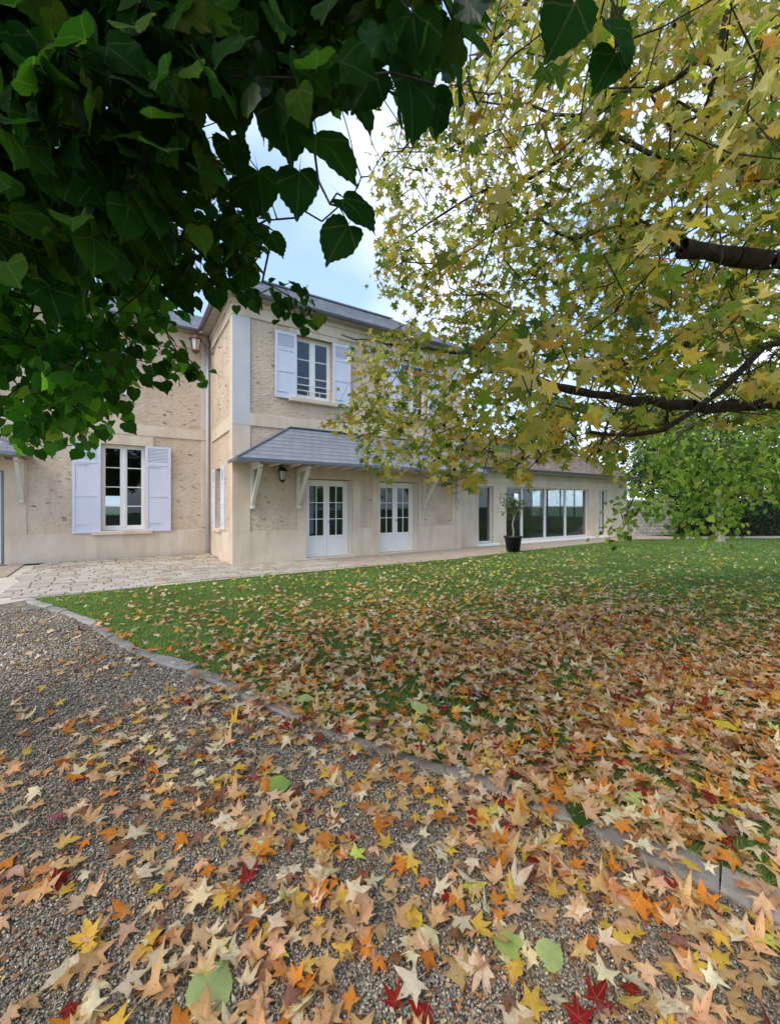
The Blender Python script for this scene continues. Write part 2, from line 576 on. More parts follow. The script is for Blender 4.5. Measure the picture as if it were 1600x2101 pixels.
# ------------------------------------------------------------------ leaf shapes
def star_leaf(seed, stalk=0.75, curl=0.18):
    rg = np.random.default_rng(seed)
    lob = [(-35, .70), (32, .95), (90, 1.05), (148, .95), (215, .70)]
    pts = []
    for i, (a, L) in enumerate(lob):
        a = a + rg.uniform(-9, 9)
        L = L * rg.uniform(.8, 1.12)
        w = rg.uniform(14, 22)
        pts.append((a - w, L * .56)); pts.append((a, L)); pts.append((a + w, L * .56))
        if i < 4:
            a2 = (lob[i][0] + lob[i + 1][0]) / 2
            pts.append((a2, .43 * rg.uniform(.9, 1.1)))
    pts.append((270, .16))
    v = [(0, .02, 0)]
    for a, r in pts: v.append((r * math.cos(R(a)), r * math.sin(R(a)), 0))
    v = np.array(v)
    n = len(pts)
    t = [(0, 1 + i, 1 + (i + 1) % n) for i in range(n)]
    r = np.hypot(v[:, 0], v[:, 1]); an = np.arctan2(v[:, 1], v[:, 0])
    c = rg.uniform(-curl, curl)
    v[:, 2] = c * r ** 2 + .10 * r * np.sin(an * rg.integers(2, 5) + rg.uniform(0, 6)) * rg.uniform(.4, 1.5)
    v[:, 2] += rg.uniform(-.16, .16) * np.abs(v[:, 0])
    if curl > .5:            # dry leaf: one side folded up, tips rolled in
        fa = rg.uniform(0, 2 * math.pi)
        sd_ = v[:, 0] * math.cos(fa) + v[:, 1] * math.sin(fa)
        k_ = np.maximum(sd_ - rg.uniform(.05, .3), 0)
        v[:, 2] += k_ * rg.uniform(.5, 1.3)
        v[:, 0] -= k_ * math.cos(fa) * .45
        v[:, 1] -= k_ * math.sin(fa) * .45
    b = len(v)
    sx = rg.uniform(-.2, .2)
    v = np.vstack([v, [(-.018, -.14, 0), (.018, -.14, 0), (sx, -.16 - stalk, rg.uniform(-.1, .12))]])
    t.append((b, b + 2, b + 1))
    return v, np.array(t)


def heart_leaf(seed, fold=0.22, teeth=True):
    rg = np.random.default_rng(seed)
    half = [(.10, -.07), (.27, -.11), (.42, -.02), (.51, .16), (.52, .34), (.47, .52), (.37, .69), (.25, .83), (.12, .95)]
    R_ = []
    for i, (x, y) in enumerate(half):
        k = (1.04 if i % 2 else .97) * rg.uniform(.97, 1.03) if teeth else 1
        R_.append((x * k * 1.02, y * (1.0 if i < 2 else k)))
    L_ = []
    for i, (x, y) in enumerate(half):
        k = (1.04 if i % 2 else .97) * rg.uniform(.97, 1.03) if teeth else 1
        L_.append((-x * k * .95, y * k + (.03 if i < 3 else 0)))
    out = [(0, .0)] + R_ + [(.0, 1.16)] + L_[::-1]
    v = np.array([(0, .42, 0)] + [(x, y, 0) for x, y in out], dtype=float)
    n = len(out)
    t = [(0, 1 + i, 1 + (i + 1) % n) for i in range(n)]
    v[:, 2] = fold * rg.uniform(.2, 1.2) * np.abs(v[:, 0]) + rg.uniform(-.25, .1) * (v[:, 1] - .4) ** 2 + .05 * np.sin(v[:, 1] * 9 + rg.uniform(0, 6)) * np.abs(v[:, 0])
    b = len(v)
    v = np.vstack([v, [(-.012, .01, 0), (.012, .01, 0), (rg.uniform(-.1, .1), -.5, rg.uniform(-.05, .05))]])
    t.append((b, b + 2, b + 1))
    return v, np.array(t)


STAR = [star_leaf(s) for s in range(12)]
STARCURL = [star_leaf(s + 50, .7, .75) for s in range(12)]
HEART = [heart_leaf(s) for s in range(7)]


def heart_fine(seed):
    rg = np.random.default_rng(seed + 300)
    ctl = np.array([(0, .0), (.09, -.075), (.24, -.115), (.39, -.06), (.49, .08), (.53, .26), (.51, .44), (.44, .62), (.32, .78), (.19, .90), (.08, 1.0), (0, 1.13)])
    fine = []
    for i in range(len(ctl) - 1):
        for q in (0, .5): fine.append(ctl[i] * (1 - q) + ctl[i + 1] * q)
    fine = np.array(fine + [ctl[-1]])
    sides = []
    for sg, w in ((1, rg.uniform(.98, 1.06)), (-1, rg.uniform(.92, 1.0))):
        f = fine.copy()
        for i in range(5, len(f) - 1):
            c = np.array((0, .42))
            f[i] = c + (f[i] - c) * ((1.045 if i % 2 else .975) * rg.uniform(.985, 1.015))
        f[:, 0] *= sg * w
        sides.append(f)
    out = np.vstack([sides[0], sides[1][-2:0:-1]])
    mid = np.array([(0, y) for y in (.2, .5, .8)])
    v = np.zeros((1 + len(out), 3)); v[0, :2] = (0, .42); v[1:, :2] = out
    n = len(out)
    t = [(0, 1 + i, 1 + (i + 1) % n) for i in range(n)]
    v[:, 2] = rg.uniform(.06, .26) * np.abs(v[:, 0]) + rg.uniform(-.3, .1) * (v[:, 1] - .4) ** 2 + .035 * np.sin(v[:, 1] * 9 + rg.uniform(0, 6)) * np.sign(v[:, 0]) + rg.normal(0, .006, n + 1)
    b = len(v)
    v = np.vstack([v, [(-.010, .01, 0), (.010, .01, 0), (rg.uniform(-.1, .1), -.5, rg.uniform(-.05, .05))]])
    t.append((b, b + 2, b + 1))
    return v, np.array(t)


HEARTF = [heart_fine(s) for s in range(8)]
def star_lo(seed):
    rg = np.random.default_rng(seed)
    lob = [(-35, .70), (32, .95), (90, 1.05), (148, .95), (215, .70)]
    pts = []
    for i, (a, L) in enumerate(lob):
        pts.append((a + rg.uniform(-6, 6), L * rg.uniform(.9, 1.08)))
        pts.append(((a + lob[(i + 1) % 5][0] + (360 if i == 4 else 0)) / 2, (.40 if i < 4 else .2) * rg.uniform(.9, 1.1)))
    v = np.array([(0, .02, 0)] + [(r * math.cos(R(a)), r * math.sin(R(a)), 0) for a, r in pts])
    v[:, 2] = rg.uniform(-.25, .2) * (v[:, 0] ** 2 + v[:, 1] ** 2) + rg.uniform(-.2, .2) * np.abs(v[:, 0])
    return v, np.array([(0, 1 + i, 1 + (i + 1) % 10) for i in range(10)])


STARLO = [star_lo(s) for s in range(6)]
SMALL = [(np.array([(0, 0, 0), (.32, .45, .06), (0, 1, 0), (-.32, .45, .06)], float), np.array([(0, 1, 2), (0, 2, 3)]))]


def srgb(r, g, b):
    return tuple(((c / 255) / 12.92 if c / 255 <= .04045 else ((c / 255 + .055) / 1.055) ** 2.4) for c in (r, g, b))


def palette(n, cols, wts, jit=0.14):
    cols = np.array(cols)
    w = np.array(wts, float)
    i = RNG.choice(len(cols), n, p=w / w.sum())
    c = cols[i] * RNG.uniform(1 - jit * 1.6, 1 + jit * 1.2, (n, 1)) * RNG.uniform(1 - jit * .5, 1 + jit * .5, (n, 3))
    return np.clip(c, 0.002, .9), i


# ================================================================== THE HOUSE
C0 = np.array((-4.045, 10.711, 0.0))
ANG = math.atan2(0.5408219, 0.84113713)
U = np.array((math.cos(ANG), math.sin(ANG), 0))
N = np.array((math.sin(ANG), -math.cos(ANG), 0))


def H(s, t, z=0.0):
    """house coordinates -> world: s along the front, t out towards the lawn"""
    return C0 + U * s + N * t + np.array((0, 0, z))


def hloc(x, y):
    q = np.array((x, y, 0)) - np.array((C0[0], C0[1], 0))
    return q @ U, q @ N


house = empty('main_house', C0, ANG)
tag(house, 'two storey cream rendered house with pale shutters and slate awning', 'house')
ANNEX = empty('garden_room', H(7.84, 0), ANG)
tag(ANNEX, 'low single storey wing with sliding glass doors and clay tile roof', 'house extension')


def cells(a0, a1, z0, z1, ops):
    xs = sorted({a0, a1, *[o[0] for o in ops], *[o[1] for o in ops]})
    zs = sorted({z0, z1, *[o[2] for o in ops], *[o[3] for o in ops]})
    for i in range(len(xs) - 1):
        # merge vertically where possible
        run = None
        for j in range(len(zs) - 1):
            cx, cz = (xs[i] + xs[i + 1]) / 2, (zs[j] + zs[j + 1]) / 2
            hole = any(o[0] < cx < o[1] and o[2] < cz < o[3] for o in ops)
            if hole:
                if run: yield (*run,)
                run = None
            elif run is None: run = (xs[i], xs[i + 1], zs[j], zs[j + 1])
            else: run = (run[0], run[1], run[2], zs[j + 1])
        if run: yield run


AY = 3.2          # the left part of the house stands this far behind the projecting part
TOPZ = 6.98
# openings (along, along, z, z)
DOORS = [(1.98, 3.46, 0.02, 2.32), (4.40, 5.92, 0.02, 2.32)]
UPB = [(1.68, 2.78, 4.52, 6.34), (5.20, 6.30, 4.52, 6.34)]
LOWA = [(-2.92, -1.84, 0.80, 3.32)]
UPA = [(-3.62, -2.80, 4.80, 6.40)]
DOORA = [(-6.25, -4.98, 0.02, 2.45)]
SIDE = [(1.50, 2.34, 0.86, 2.66)]        # along local y

mb = MB()
for a in cells(0, 7.84, 0, TOPZ, DOORS + UPB): mb.box(a[0], a[1], 0, .38, a[2], a[3])
wallB = mb.build('wall', M['rubble'], house)
mb = MB()
for a in cells(-9, -0.0, 0, TOPZ, LOWA + UPA + DOORA): mb.box(a[0], a[1], AY, AY + .38, a[2], a[3])
wallA = mb.build('wall', M['rubble'], house)
mb = MB()
for a in cells(.38, AY + .38, 0, TOPZ, SIDE): mb.box(0.0, .38, a[0], a[1], a[2], a[3])
wallS = mb.build('wall', M['rubble'], house)
mb = MB().box(7.46, 7.84, .38, 9, 0, TOPZ).box(-9, -8.62, AY + .38, 9, 0, TOPZ)
for a in cells(-9, 7.84, 0, TOPZ, [(-3.95, -3.28, 1.16, 1.94), (-3.16, -2.40, 1.16, 1.94), (2.6, 3.4, 0.1, 2.2)]):
    mb.box(a[0], a[1], 9, 9.3, a[2], a[3])
mb.build('wall', M['rubble'], house)
# rooms inside: floors, ceilings and cross walls
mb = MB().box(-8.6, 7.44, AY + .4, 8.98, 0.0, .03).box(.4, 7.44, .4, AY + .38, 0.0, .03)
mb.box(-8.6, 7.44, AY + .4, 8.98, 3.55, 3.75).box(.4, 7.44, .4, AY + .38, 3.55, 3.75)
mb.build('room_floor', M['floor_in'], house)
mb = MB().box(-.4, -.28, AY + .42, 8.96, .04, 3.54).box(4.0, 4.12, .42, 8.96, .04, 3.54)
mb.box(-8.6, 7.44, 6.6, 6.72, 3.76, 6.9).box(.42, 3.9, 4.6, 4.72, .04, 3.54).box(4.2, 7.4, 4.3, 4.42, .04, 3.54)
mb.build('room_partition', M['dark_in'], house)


def trim(name, boxes, mat='trim', y0=0.0, proud=.03, parent=house):
    for x0, x1, z0, z1 in boxes:
        MB().bev(x0, x1, y0 - proud, y0 + .06, z0, z1, .006).build(name, M[mat], parent)


# ---- smooth stone dressings on the projecting front
trim('quoin', [(-.034, .42, .86, 3.655)], 'trim', 0, .034)
trim('quoin', [(-.036, .42, 3.655, 6.50)], 'pale', 0, .036)
trim('quoin', [(7.42, 7.872, .86, 3.655)], 'trim', 0, .034)
trim('quoin', [(7.42, 7.874, 3.655, 6.50)], 'pale', 0, .036)
trim('plinth', [(-.031, 1.975, 0, .86), (3.465, 4.395, 0, .86), (5.925, 7.871, 0, .86)], 'trim', 0, .031)
trim('string_course', [(.42, 7.42, 3.66, 3.98)], 'trim', 0, .040)
trim('cornice', [(-.05, 7.89, 6.50, 6.80)], 'trim', 0, .048)
trim('cornice', [(-.09, 7.93, 6.80, 6.97)], 'trim', 0, .085)
for a, b, c, d in UPB:
    trim('window_surround', [(a - .2, a, c - .02, d), (b, b + .2, c - .02, d), (a - .2, b + .2, d, 6.498)], 'trim', 0, .026)
for a, b, c, d in DOORS:
    trim('door_surround', [(a - .26, a, .86, d), (b, b + .26, .86, d), (a - .26, b + .26, d, 2.72)], 'trim', 0, .028)
# recessed panel edge between the doors
trim('pilaster', [(3.93 - .55 + .34, 3.93 - .55 + .345 + .02, .9, 2.6)], 'trim', 0, .02)
# ---- on the left, set-back front
trim('quoin', [(-.30, -.002, .86, 3.62)], 'trim', AY, .034)
trim('quoin', [(-.30, -.002, 3.94, 6.50)], 'pale', AY, .036)
trim('plinth', [(-4.975, -.003, 0, .78), (-9.0, -6.255, 0, .78)], 'trim', AY, .031)
trim('string_course', [(-9.0, -.004, 3.63, 3.935)], 'trim', AY, .040)
trim('cornice', [(-9.06, -.055, 6.50, 6.80)], 'trim', AY, .048)
trim('cornice', [(-9.14, -.095, 6.80, 6.97)], 'trim', AY, .085)
for a, b, c, d in LOWA + UPA:
    top = 3.628 if d < 4 else 6.498
    trim('window_surround', [(a - .22, a, c - .02, d), (b, b + .22, c - .02, d), (a - .22, b + .22, d, top)], 'trim', AY, .026)
a, b, c, d = DOORA[0]
trim('door_surround', [(a - .45, a, .78, d), (b, b + .45, .78, d), (a - .45, b + .45, d, 2.75)], 'trim', AY, .028)
trim('window_apron', [(LOWA[0][0] - .22, LOWA[0][1] + .22, .782, LOWA[0][2] - .03)], 'trim', AY, .022)
# ---- side face of the projecting part (normal points to -x)
m = MB()
for y0, y1, z0, z1, p in [(.0, AY - .04, 0.001, .78, .030), (.0, .30, .78, 6.50, .0345), (AY - .36, AY - .04, .78, 6.50, .033),
                          (.30, AY - .36, 3.55, 3.90, .040), (.0, AY - .15, 6.50, 6.80, .047), (.0, AY - .15, 6.80, 6.97, .084)]:
    m.box(-p, .05, y0 + .002, y1, z0, z1)
m.build('side_dressing', M['trim'], house)

# ---- exposed stones in the render
STONES = []
for k in range(5):
    rg = np.random.default_rng(k)
    m = MB()  # daylight put into the colour: low left leaves brightened as if lit through
    n = 7
    ring = [(math.cos(2 * math.pi * i / n + rg.uniform(-.25, .25)) * rg.uniform(.8, 1.1), math.sin(2 * math.pi * i / n + rg.uniform(-.25, .25)) * rg.uniform(.75, 1.1)) for i in range(n)]
    vs = [(x, .6, z) for x, z in ring] + [(x * .72, -.9 - rg.uniform(0, .3), z * .7) for x, z in ring] + [(0, -1.15, 0)]
    fs = [(i, (i + 1) % n, n + (i + 1) % n, n + i) for i in range(n)] + [(n + i, n + (i + 1) % n, 2 * n) for i in range(n)]
    m.add(vs, fs)
    STONES.append(m.mesh('exposed_stone', M['stone']))


def stones(wall, n, a0, a1, z0, z1, holes, y=0.0, side=False):
    k = 0
    for _ in range(n * 6):
        if k >= n: break
        a, z = random.uniform(a0, a1), random.uniform(z0, z1)
        w = random.uniform(.025, .085); h = w * random.uniform(.3, .62)
        if any(o[0] - .08 < a < o[1] + .08 and o[2] - .08 < z < o[3] + .08 for o in holes): continue
        o = link('exposed_stone', random.choice(STONES), wall)
        if side:
            o.location = (0.0, a, z); o.rotation_euler = (0, random.uniform(-.25, .25), -math.pi / 2)
        else:
            o.location = (a, y, z); o.rotation_euler = (0, random.uniform(-.3, .3), 0)
        o.scale = (w, random.uniform(.006, .014), h)
        k += 1


ob = [(a - .2, b + .2, c - .1, d + .3) for a, b, c, d in DOORS + UPB] + [(0, 7.84, 3.6, 4.0)]
stones(wallB, 48, .5, 7.3, 4.05, 6.4, ob)
stones(wallB, 36, .5, 7.3, .95, 2.7, ob)
oa = [(a - .2, b + .2, c - .1, d + .3) for a, b, c, d in LOWA + UPA + DOORA] + [(-9, 0, 3.6, 3.95)]
stones(wallA, 90, -4.9, -.35, 3.98, 6.4, oa, AY)
stones(wallA, 80, -4.5, -.35, .85, 3.5, oa, AY)
stones(wallS, 70, .36, AY - .4, 3.95, 6.4, [], 0, True)
stones(wallS, 30, .36, AY - .4, .85, 3.5, SIDE, 0, True)


# ---- shutters, windows, doors
def shutter(x0, x1, z0, z1, y, parent, side=False, lou=.2):
    """panelled shutter folded back against the wall; front face towards -y"""
    w, h = x1 - x0, z1 - z0
    st = .075
    zl0, zl1 = h * (1 - lou) - .06, h - .07
    zm = h * .42
    m = MB()
    m.bev(0, st, -.035, 0, 0, h, .004).bev(w - st, w, -.035, 0, 0, h, .004)
    for a, b in ((0, .1), (zm - .045, zm + .045), (zl0 - .09, zl0), (zl1, h)): m.bev(st, w - st, -.0345, -.001, a, b, .004)
    m.box(st, w - st, -.010, -.002, zl0, zl1)
    o = m.build('shutter', M['shutter'], parent)
    for a, b in ((.1, zm - .045), (zm + .045, zl0 - .09)):
        MB().bev(st, w - st, -.022, -.010, a, b, .003).build('shutter_panel', M['shutter'], o)
    n = max(5, int((zl1 - zl0) / .042))
    me = MB().add([(st, -.032, -.004), (w - st, -.032, -.004), (w - st, -.006, .022), (st, -.006, .022),
                   (st, -.030, .004), (w - st, -.030, .004), (w - st, -.004, .030), (st, -.004, .030)],
                  [(0, 3, 2, 1), (4, 5, 6, 7), (0, 1, 5, 4), (1, 2, 6, 5), (2, 3, 7, 6), (3, 0, 4, 7)]).mesh('louvre_slat', M['shutter'])
    for i in range(n):
        link('louvre_slat', me, o, (0, 0, zl0 + .005 + (zl1 - zl0 - .03) * i / (n - 1)))
    for zz in (.10 * h, .76 * h): MB().box(.012, w * .55, -.041, -.033, zz - .013, zz + .013).build('strap_hinge', M['shutter'], o)
    if side:
        o.rotation_euler = (0, 0, -math.pi / 2)
        o.location = (-y, x1, z0)
    else:
        o.location = (x0, y, z0)
    return o


def window(x0, x1, z0, z1, y, rows, parent, sillz=.09, name='window', sillp=.09):
    """two-leaf casement; y is the outer face of the frame"""
    m = MB()
    f = .06
    m.bev(x0, x0 + f, y, y + .07, z0, z1, .004).bev(x1 - f, x1, y, y + .07, z0, z1, .004)
    m.bev(x0 + f, x1 - f, y + .001, y + .07, z1 - f, z1, .004).bev(x0 + f, x1 - f, y + .001, y + .07, z0, z0 + .09, .004)
    xm = (x0 + x1) / 2
    m.bev(xm - .055, xm + .055, y - .012, y + .06, z0 + .09, z1 - f, .006)
    o = m.build(name, M['white'], parent)
    for xa, xb in ((x0 + f, xm - .055), (xm + .055, x1 - f)):
        za, zb = z0 + .09, z1 - f
        s = MB()
        s.bev(xa, xa + .035, y + .012, y + .055, za, zb, .003).bev(xb - .035, xb, y + .012, y + .055, za, zb, .003)
        s.bev(xa + .035, xb - .035, y + .013, y + .055, za, za + .05, .003).bev(xa + .035, xb - .035, y + .013, y + .055, zb - .04, zb, .003)
        for k in range(1, rows):
            zz = za + .05 + (zb - za - .09) * k / rows
            s.bev(xa + .035, xb - .035, y + .014, y + .05, zz - .014, zz + .014, .003)
        s.build('casement', M['white'], o)
        for k in range(rows):
            p = za + .05 + (zb - za - .09) * k / rows
            q = za + .05 + (zb - za - .09) * (k + 1) / rows
            MB().box(xa + .03, xb - .03, y + .032, y + .036, p + .001, q - .001).build('pane', M['glass'], o)
    return o


def sill(x0, x1, z, y, parent, proud=.12, h=.09):
    return MB().bev(x0, x1, y - proud, y + .25, z - h, z, .015).build('window_sill', M['trim'], parent)


for a, b, c, d in UPB:
    window(a, b, c + .06, d, .15, 3, house)
    sill(a - .22, b + .16, c + .055, 0, house, .13, .13)
    shutter(a - .61, a - .005, c - .02, d - .02, -.045, house)
    shutter(b + .005, b + .58, c - .02, d - .02, -.045, house)
    g = MB()
    for zz in (c + .30, c + .46): g.tube((a, .06, zz), (b, .06, zz), .013, None, 6)
    for i in range(1, 3): g.tube((a + (b - a) * i / 3, .06, c + .07), (a + (b - a) * i / 3, .06, c + .30), .008, None, 5)
    g.build('guard_rail', M['white'], house)
for a, b, c, d in LOWA:
    window(a, b, c + .02, d, AY + .16, 4, house)
    sill(a - .22, b + .20, c + .015, AY, house, .12, .11)
    shutter(a - .66, a - .005, c - .03, d - .0, AY - .045, house, lou=.17)
    shutter(b + .005, b + .68, c - .03, d - .0, AY - .045, house, lou=.17)
for a, b, c, d in UPA:
    window(a, b, c + .06, d, AY + .16, 3, house)
    sill(a - .22, b + .20, c + .055, AY, house, .12, .11)
    shutter(a - .66, a - .005, c - .02, d, AY - .045, house)
    shutter(b + .005, b + .50, c - .02, d, AY - .045, house)
# narrow window in the side face
y0, y1, z0, z1 = SIDE[0]
o = MB().box(.16, .22, y0, y0 + .06, z0, z1).box(.16, .22, y1 - .06, y1, z0, z1).box(.161, .22, y0 + .06, y1 - .06, z1 - .06, z1).box(.161, .22, y0 + .06, y1 - .06, z0, z0 + .08).build('window', M['white'], house)
for k in range(3):
    zz = z0 + .08 + (z1 - z0 - .14) * k / 3
    MB().box(.185, .189, y0 + .05, y1 - .05, zz + .012, zz + (z1 - z0 - .14) / 3 - .012).build('pane', M['glass'], o)
    if k: MB().box(.17, .21, y0 + .06, y1 - .06, zz - .012, zz + .012).build('glazing_bar', M['white'], o)
MB().box(-.10, .2, y0 - .12, y1 + .12, z0 - .08, z0 + .002).build('window_sill', M['trim'], house)
shutter(y0 - .50, y0 - .01, z0, z1, .003, house, True)
shutter(y1 + .01, y1 + .46, z0, z1, .012, house, True)


def french_door(x0, x1, z0, z1, y, parent):
    m = MB()
    f = .07
    m.bev(x0, x0 + f, y, y + .08, z0, z1, .005).bev(x1 - f, x1, y, y + .08, z0, z1, .005).bev(x0 + f, x1 - f, y + .001, y + .08, z1 - .09, z1, .005)
    o = m.build('french_door', M['white'], parent)
    xm = (x0 + x1) / 2
    zp = z0 + .62
    for xa, xb in ((x0 + f, xm - .004), (xm + .004, x1 - f)):
        lf = MB()
        lf.bev(xa, xa + .09, y + .01, y + .06, z0, z1 - .09, .004).bev(xb - .09, xb, y + .01, y + .06, z0, z1 - .09, .004)
        for p, q in ((z0, z0 + .1), (zp - .06, zp), (z1 - .18, z1 - .09)): lf.bev(xa + .09, xb - .09, y + .011, y + .06, p, q, .004)
        lf.build('door_leaf', M['white'], o)
        MB().bev(xa + .09, xb - .09, y + .02, y + .045, z0 + .1, zp - .06, .012).build('door_panel', M['white'], o)
        gx0, gx1, gz0, gz1 = xa + .09, xb - .09, zp, z1 - .18
        gb = MB().bev((gx0 + gx1) / 2 - .012, (gx0 + gx1) / 2 + .012, y + .02, y + .05, gz0, gz1, .003)
        for k in (1, 2):
            zz = gz0 + (gz1 - gz0) * k / 3
            gb.bev(gx0, (gx0 + gx1) / 2 - .012, y + .021, y + .05, zz - .012, zz + .012, .003)
            gb.bev((gx0 + gx1) / 2 + .012, gx1, y + .021, y + .05, zz - .012, zz + .012, .003)
        gb.build('glazing_bar', M['white'], o)
        for i in range(2):
            for k in range(3):
                hx = (gx1 - gx0) / 2
                MB().box(gx0 + hx * i, gx0 + hx * (i + 1), y + .034, y + .038, gz0 + (gz1 - gz0) * k / 3 + .001, gz0 + (gz1 - gz0) * (k + 1) / 3 - .001).build('pane', M['glass'], o)
    MB().tube((xm + .05, y + .01, z0 + 1.02), (xm + .05, y - .05, z0 + 1.02), .012, None, 6).tube((xm + .05, y - .05, z0 + 1.02), (xm + .16, y - .05, z0 + 1.02), .01, None, 6).build('handle', M['iron'], o)
    return o


for a, b, c, d in DOORS:
    french_door(a + .02, b - .06, c + .02, d - .02, .2, house)
    MB().bev(a - .04, b + .04, -.10, .36, -.02, c + .018, .01).build('threshold', M['trim'], house)
    MB().box(b - .058, b - .002, .02, .36, c + .02, d - .01).build('door_jamb', M['cream'], house)
french_door(DOORA[0][0], DOORA[0][1], .04, 2.43, AY + .2, house)
MB().box(DOORA[0][1] - .05, DOORA[0][1] - .002, AY - .035, AY + .19, .03, 2.44).build('door_jamb', M['zinc'], house)
MB().bev(DOORA[0][0] - .1, DOORA[0][1] + .1, AY - .3, AY + .36, -.02, .03, .01).build('threshold', M['trim'], house)

# curtain behind the left leaf of the first french door
m = MB()
pts = [(2.14 + .20 * i / 14, .36 + .02 * math.sin(i * 2.1)) for i in range(15)]
for (xa, ya), (xb, yb) in zip(pts[:-1], pts[1:]):
    m.add([(xa, ya, .72), (xb, yb, .72), (xb, yb, 2.15), (xa, ya, 2.15)], [(0, 1, 2, 3)])
    m.add([(xa, ya + .004, .72), (xb, yb + .004, .72), (xb, yb + .004, 2.15), (xa, ya + .004, 2.15)], [(3, 2, 1, 0)])
cu = m.build('curtain', M['curtain'], None, True)
cu.matrix_world = Matrix.Translation(C0) @ Matrix.Rotation(ANG, 4, 'Z')
tag(cu, 'narrow blue and white curtain behind glass of the french door nearest the house corner', 'curtain')


# ---- slate covering
def slate_field(A, B, Ct, Dt, rows, width, th, emit, up=None):
    """cover the quad A-B (eave, left to right), Ct-Dt (top left, top right) with overlapping slates; emit(verts, faces, full, loc)"""
    A, B, Ct, Dt = map(Vector, (A, B, Ct, Dt))
    nrm = (B - A).cross(Ct - A).normalized()
    if nrm.z < 0: nrm = -nrm
    along = (B - A).normalized()
    slope = nrm.cross(along).normalized()
    if slope.z < 0: slope = -slope
    hgt = (Ct - A).dot(slope)
    ex = hgt / rows
    l1, r0, r1 = (Ct - A).dot(along), (B - A).dot(along), (Dt - A).dot(along)
    for i in range(rows):
        v0, v1 = i * ex, min(hgt, (i + 1) * ex * 1.0)
        k0, k1 = v0 / hgt, v1 / hgt
        xl0, xl1 = l1 * k0, l1 * k1
        xr0, xr1 = r0 + (r1 - r0) * k0, r0 + (r1 - r0) * k1
        x = min(xl0, xl1) - (width * .5 if i % 2 else 0) - width
        end = max(xr0, xr1)
        while x < end:
            g = .0018
            a0, a1 = max(x + g, xl0), min(x + width - g, xr0)
            b0, b1 = max(x + g, xl1), min(x + width - g, xr1)
            x += width
            if a1 - a0 < .01 and b1 - b0 < .01: continue
            if a1 < a0: a0 = a1 = (a0 + a1) / 2
            if b1 < b0: b0 = b1 = (b0 + b1) / 2
            lift = th * 2.0 + random.uniform(0, .003)
            q = [A + along * a0 + slope * v0, A + along * a1 + slope * v0, A + along * b1 + slope * (v1 + .004), A + along * b0 + slope * (v1 + .004)]
            lo = [q[0] + nrm * (lift - th), q[1] + nrm * (lift - th), q[2] - nrm * .001, q[3] - nrm * .001]
            hi = [q[0] + nrm * lift, q[1] + nrm * lift, q[2] + nrm * th * .8, q[3] + nrm * th * .8]
            emit(lo + hi, [(0, 3, 2, 1), (4, 5, 6, 7), (0, 1, 5, 4), (1, 2, 6, 5), (2, 3, 7, 6), (3, 0, 4, 7)])


class Joined:
    def __init__(self, cols, jit):
        self.m, self.c, self.cols, self.jit = MB(), [], cols, jit

    def __call__(self, v, f):
        self.m.add(v, f)
        c = np.array(random.choice(self.cols)) * random.uniform(1 - self.jit, 1 + self.jit)
        self.c += [c] * len(v)

    def build(self, name, mat, parent):
        o = self.m.build(name, mat, parent)
        ca = o.data.color_attributes.new('Col', 'FLOAT_COLOR', 'POINT')
        a = np.ones((len(self.c), 4), dtype=np.float32)
        a[:, :3] = np.array(self.c)
        ca.data.foreach_set('color', a.ravel())
        o['kind'] = 'stuff'
        return o


SLC = [(.225, .235, .265), (.245, .253, .283), (.262, .268, .292)]


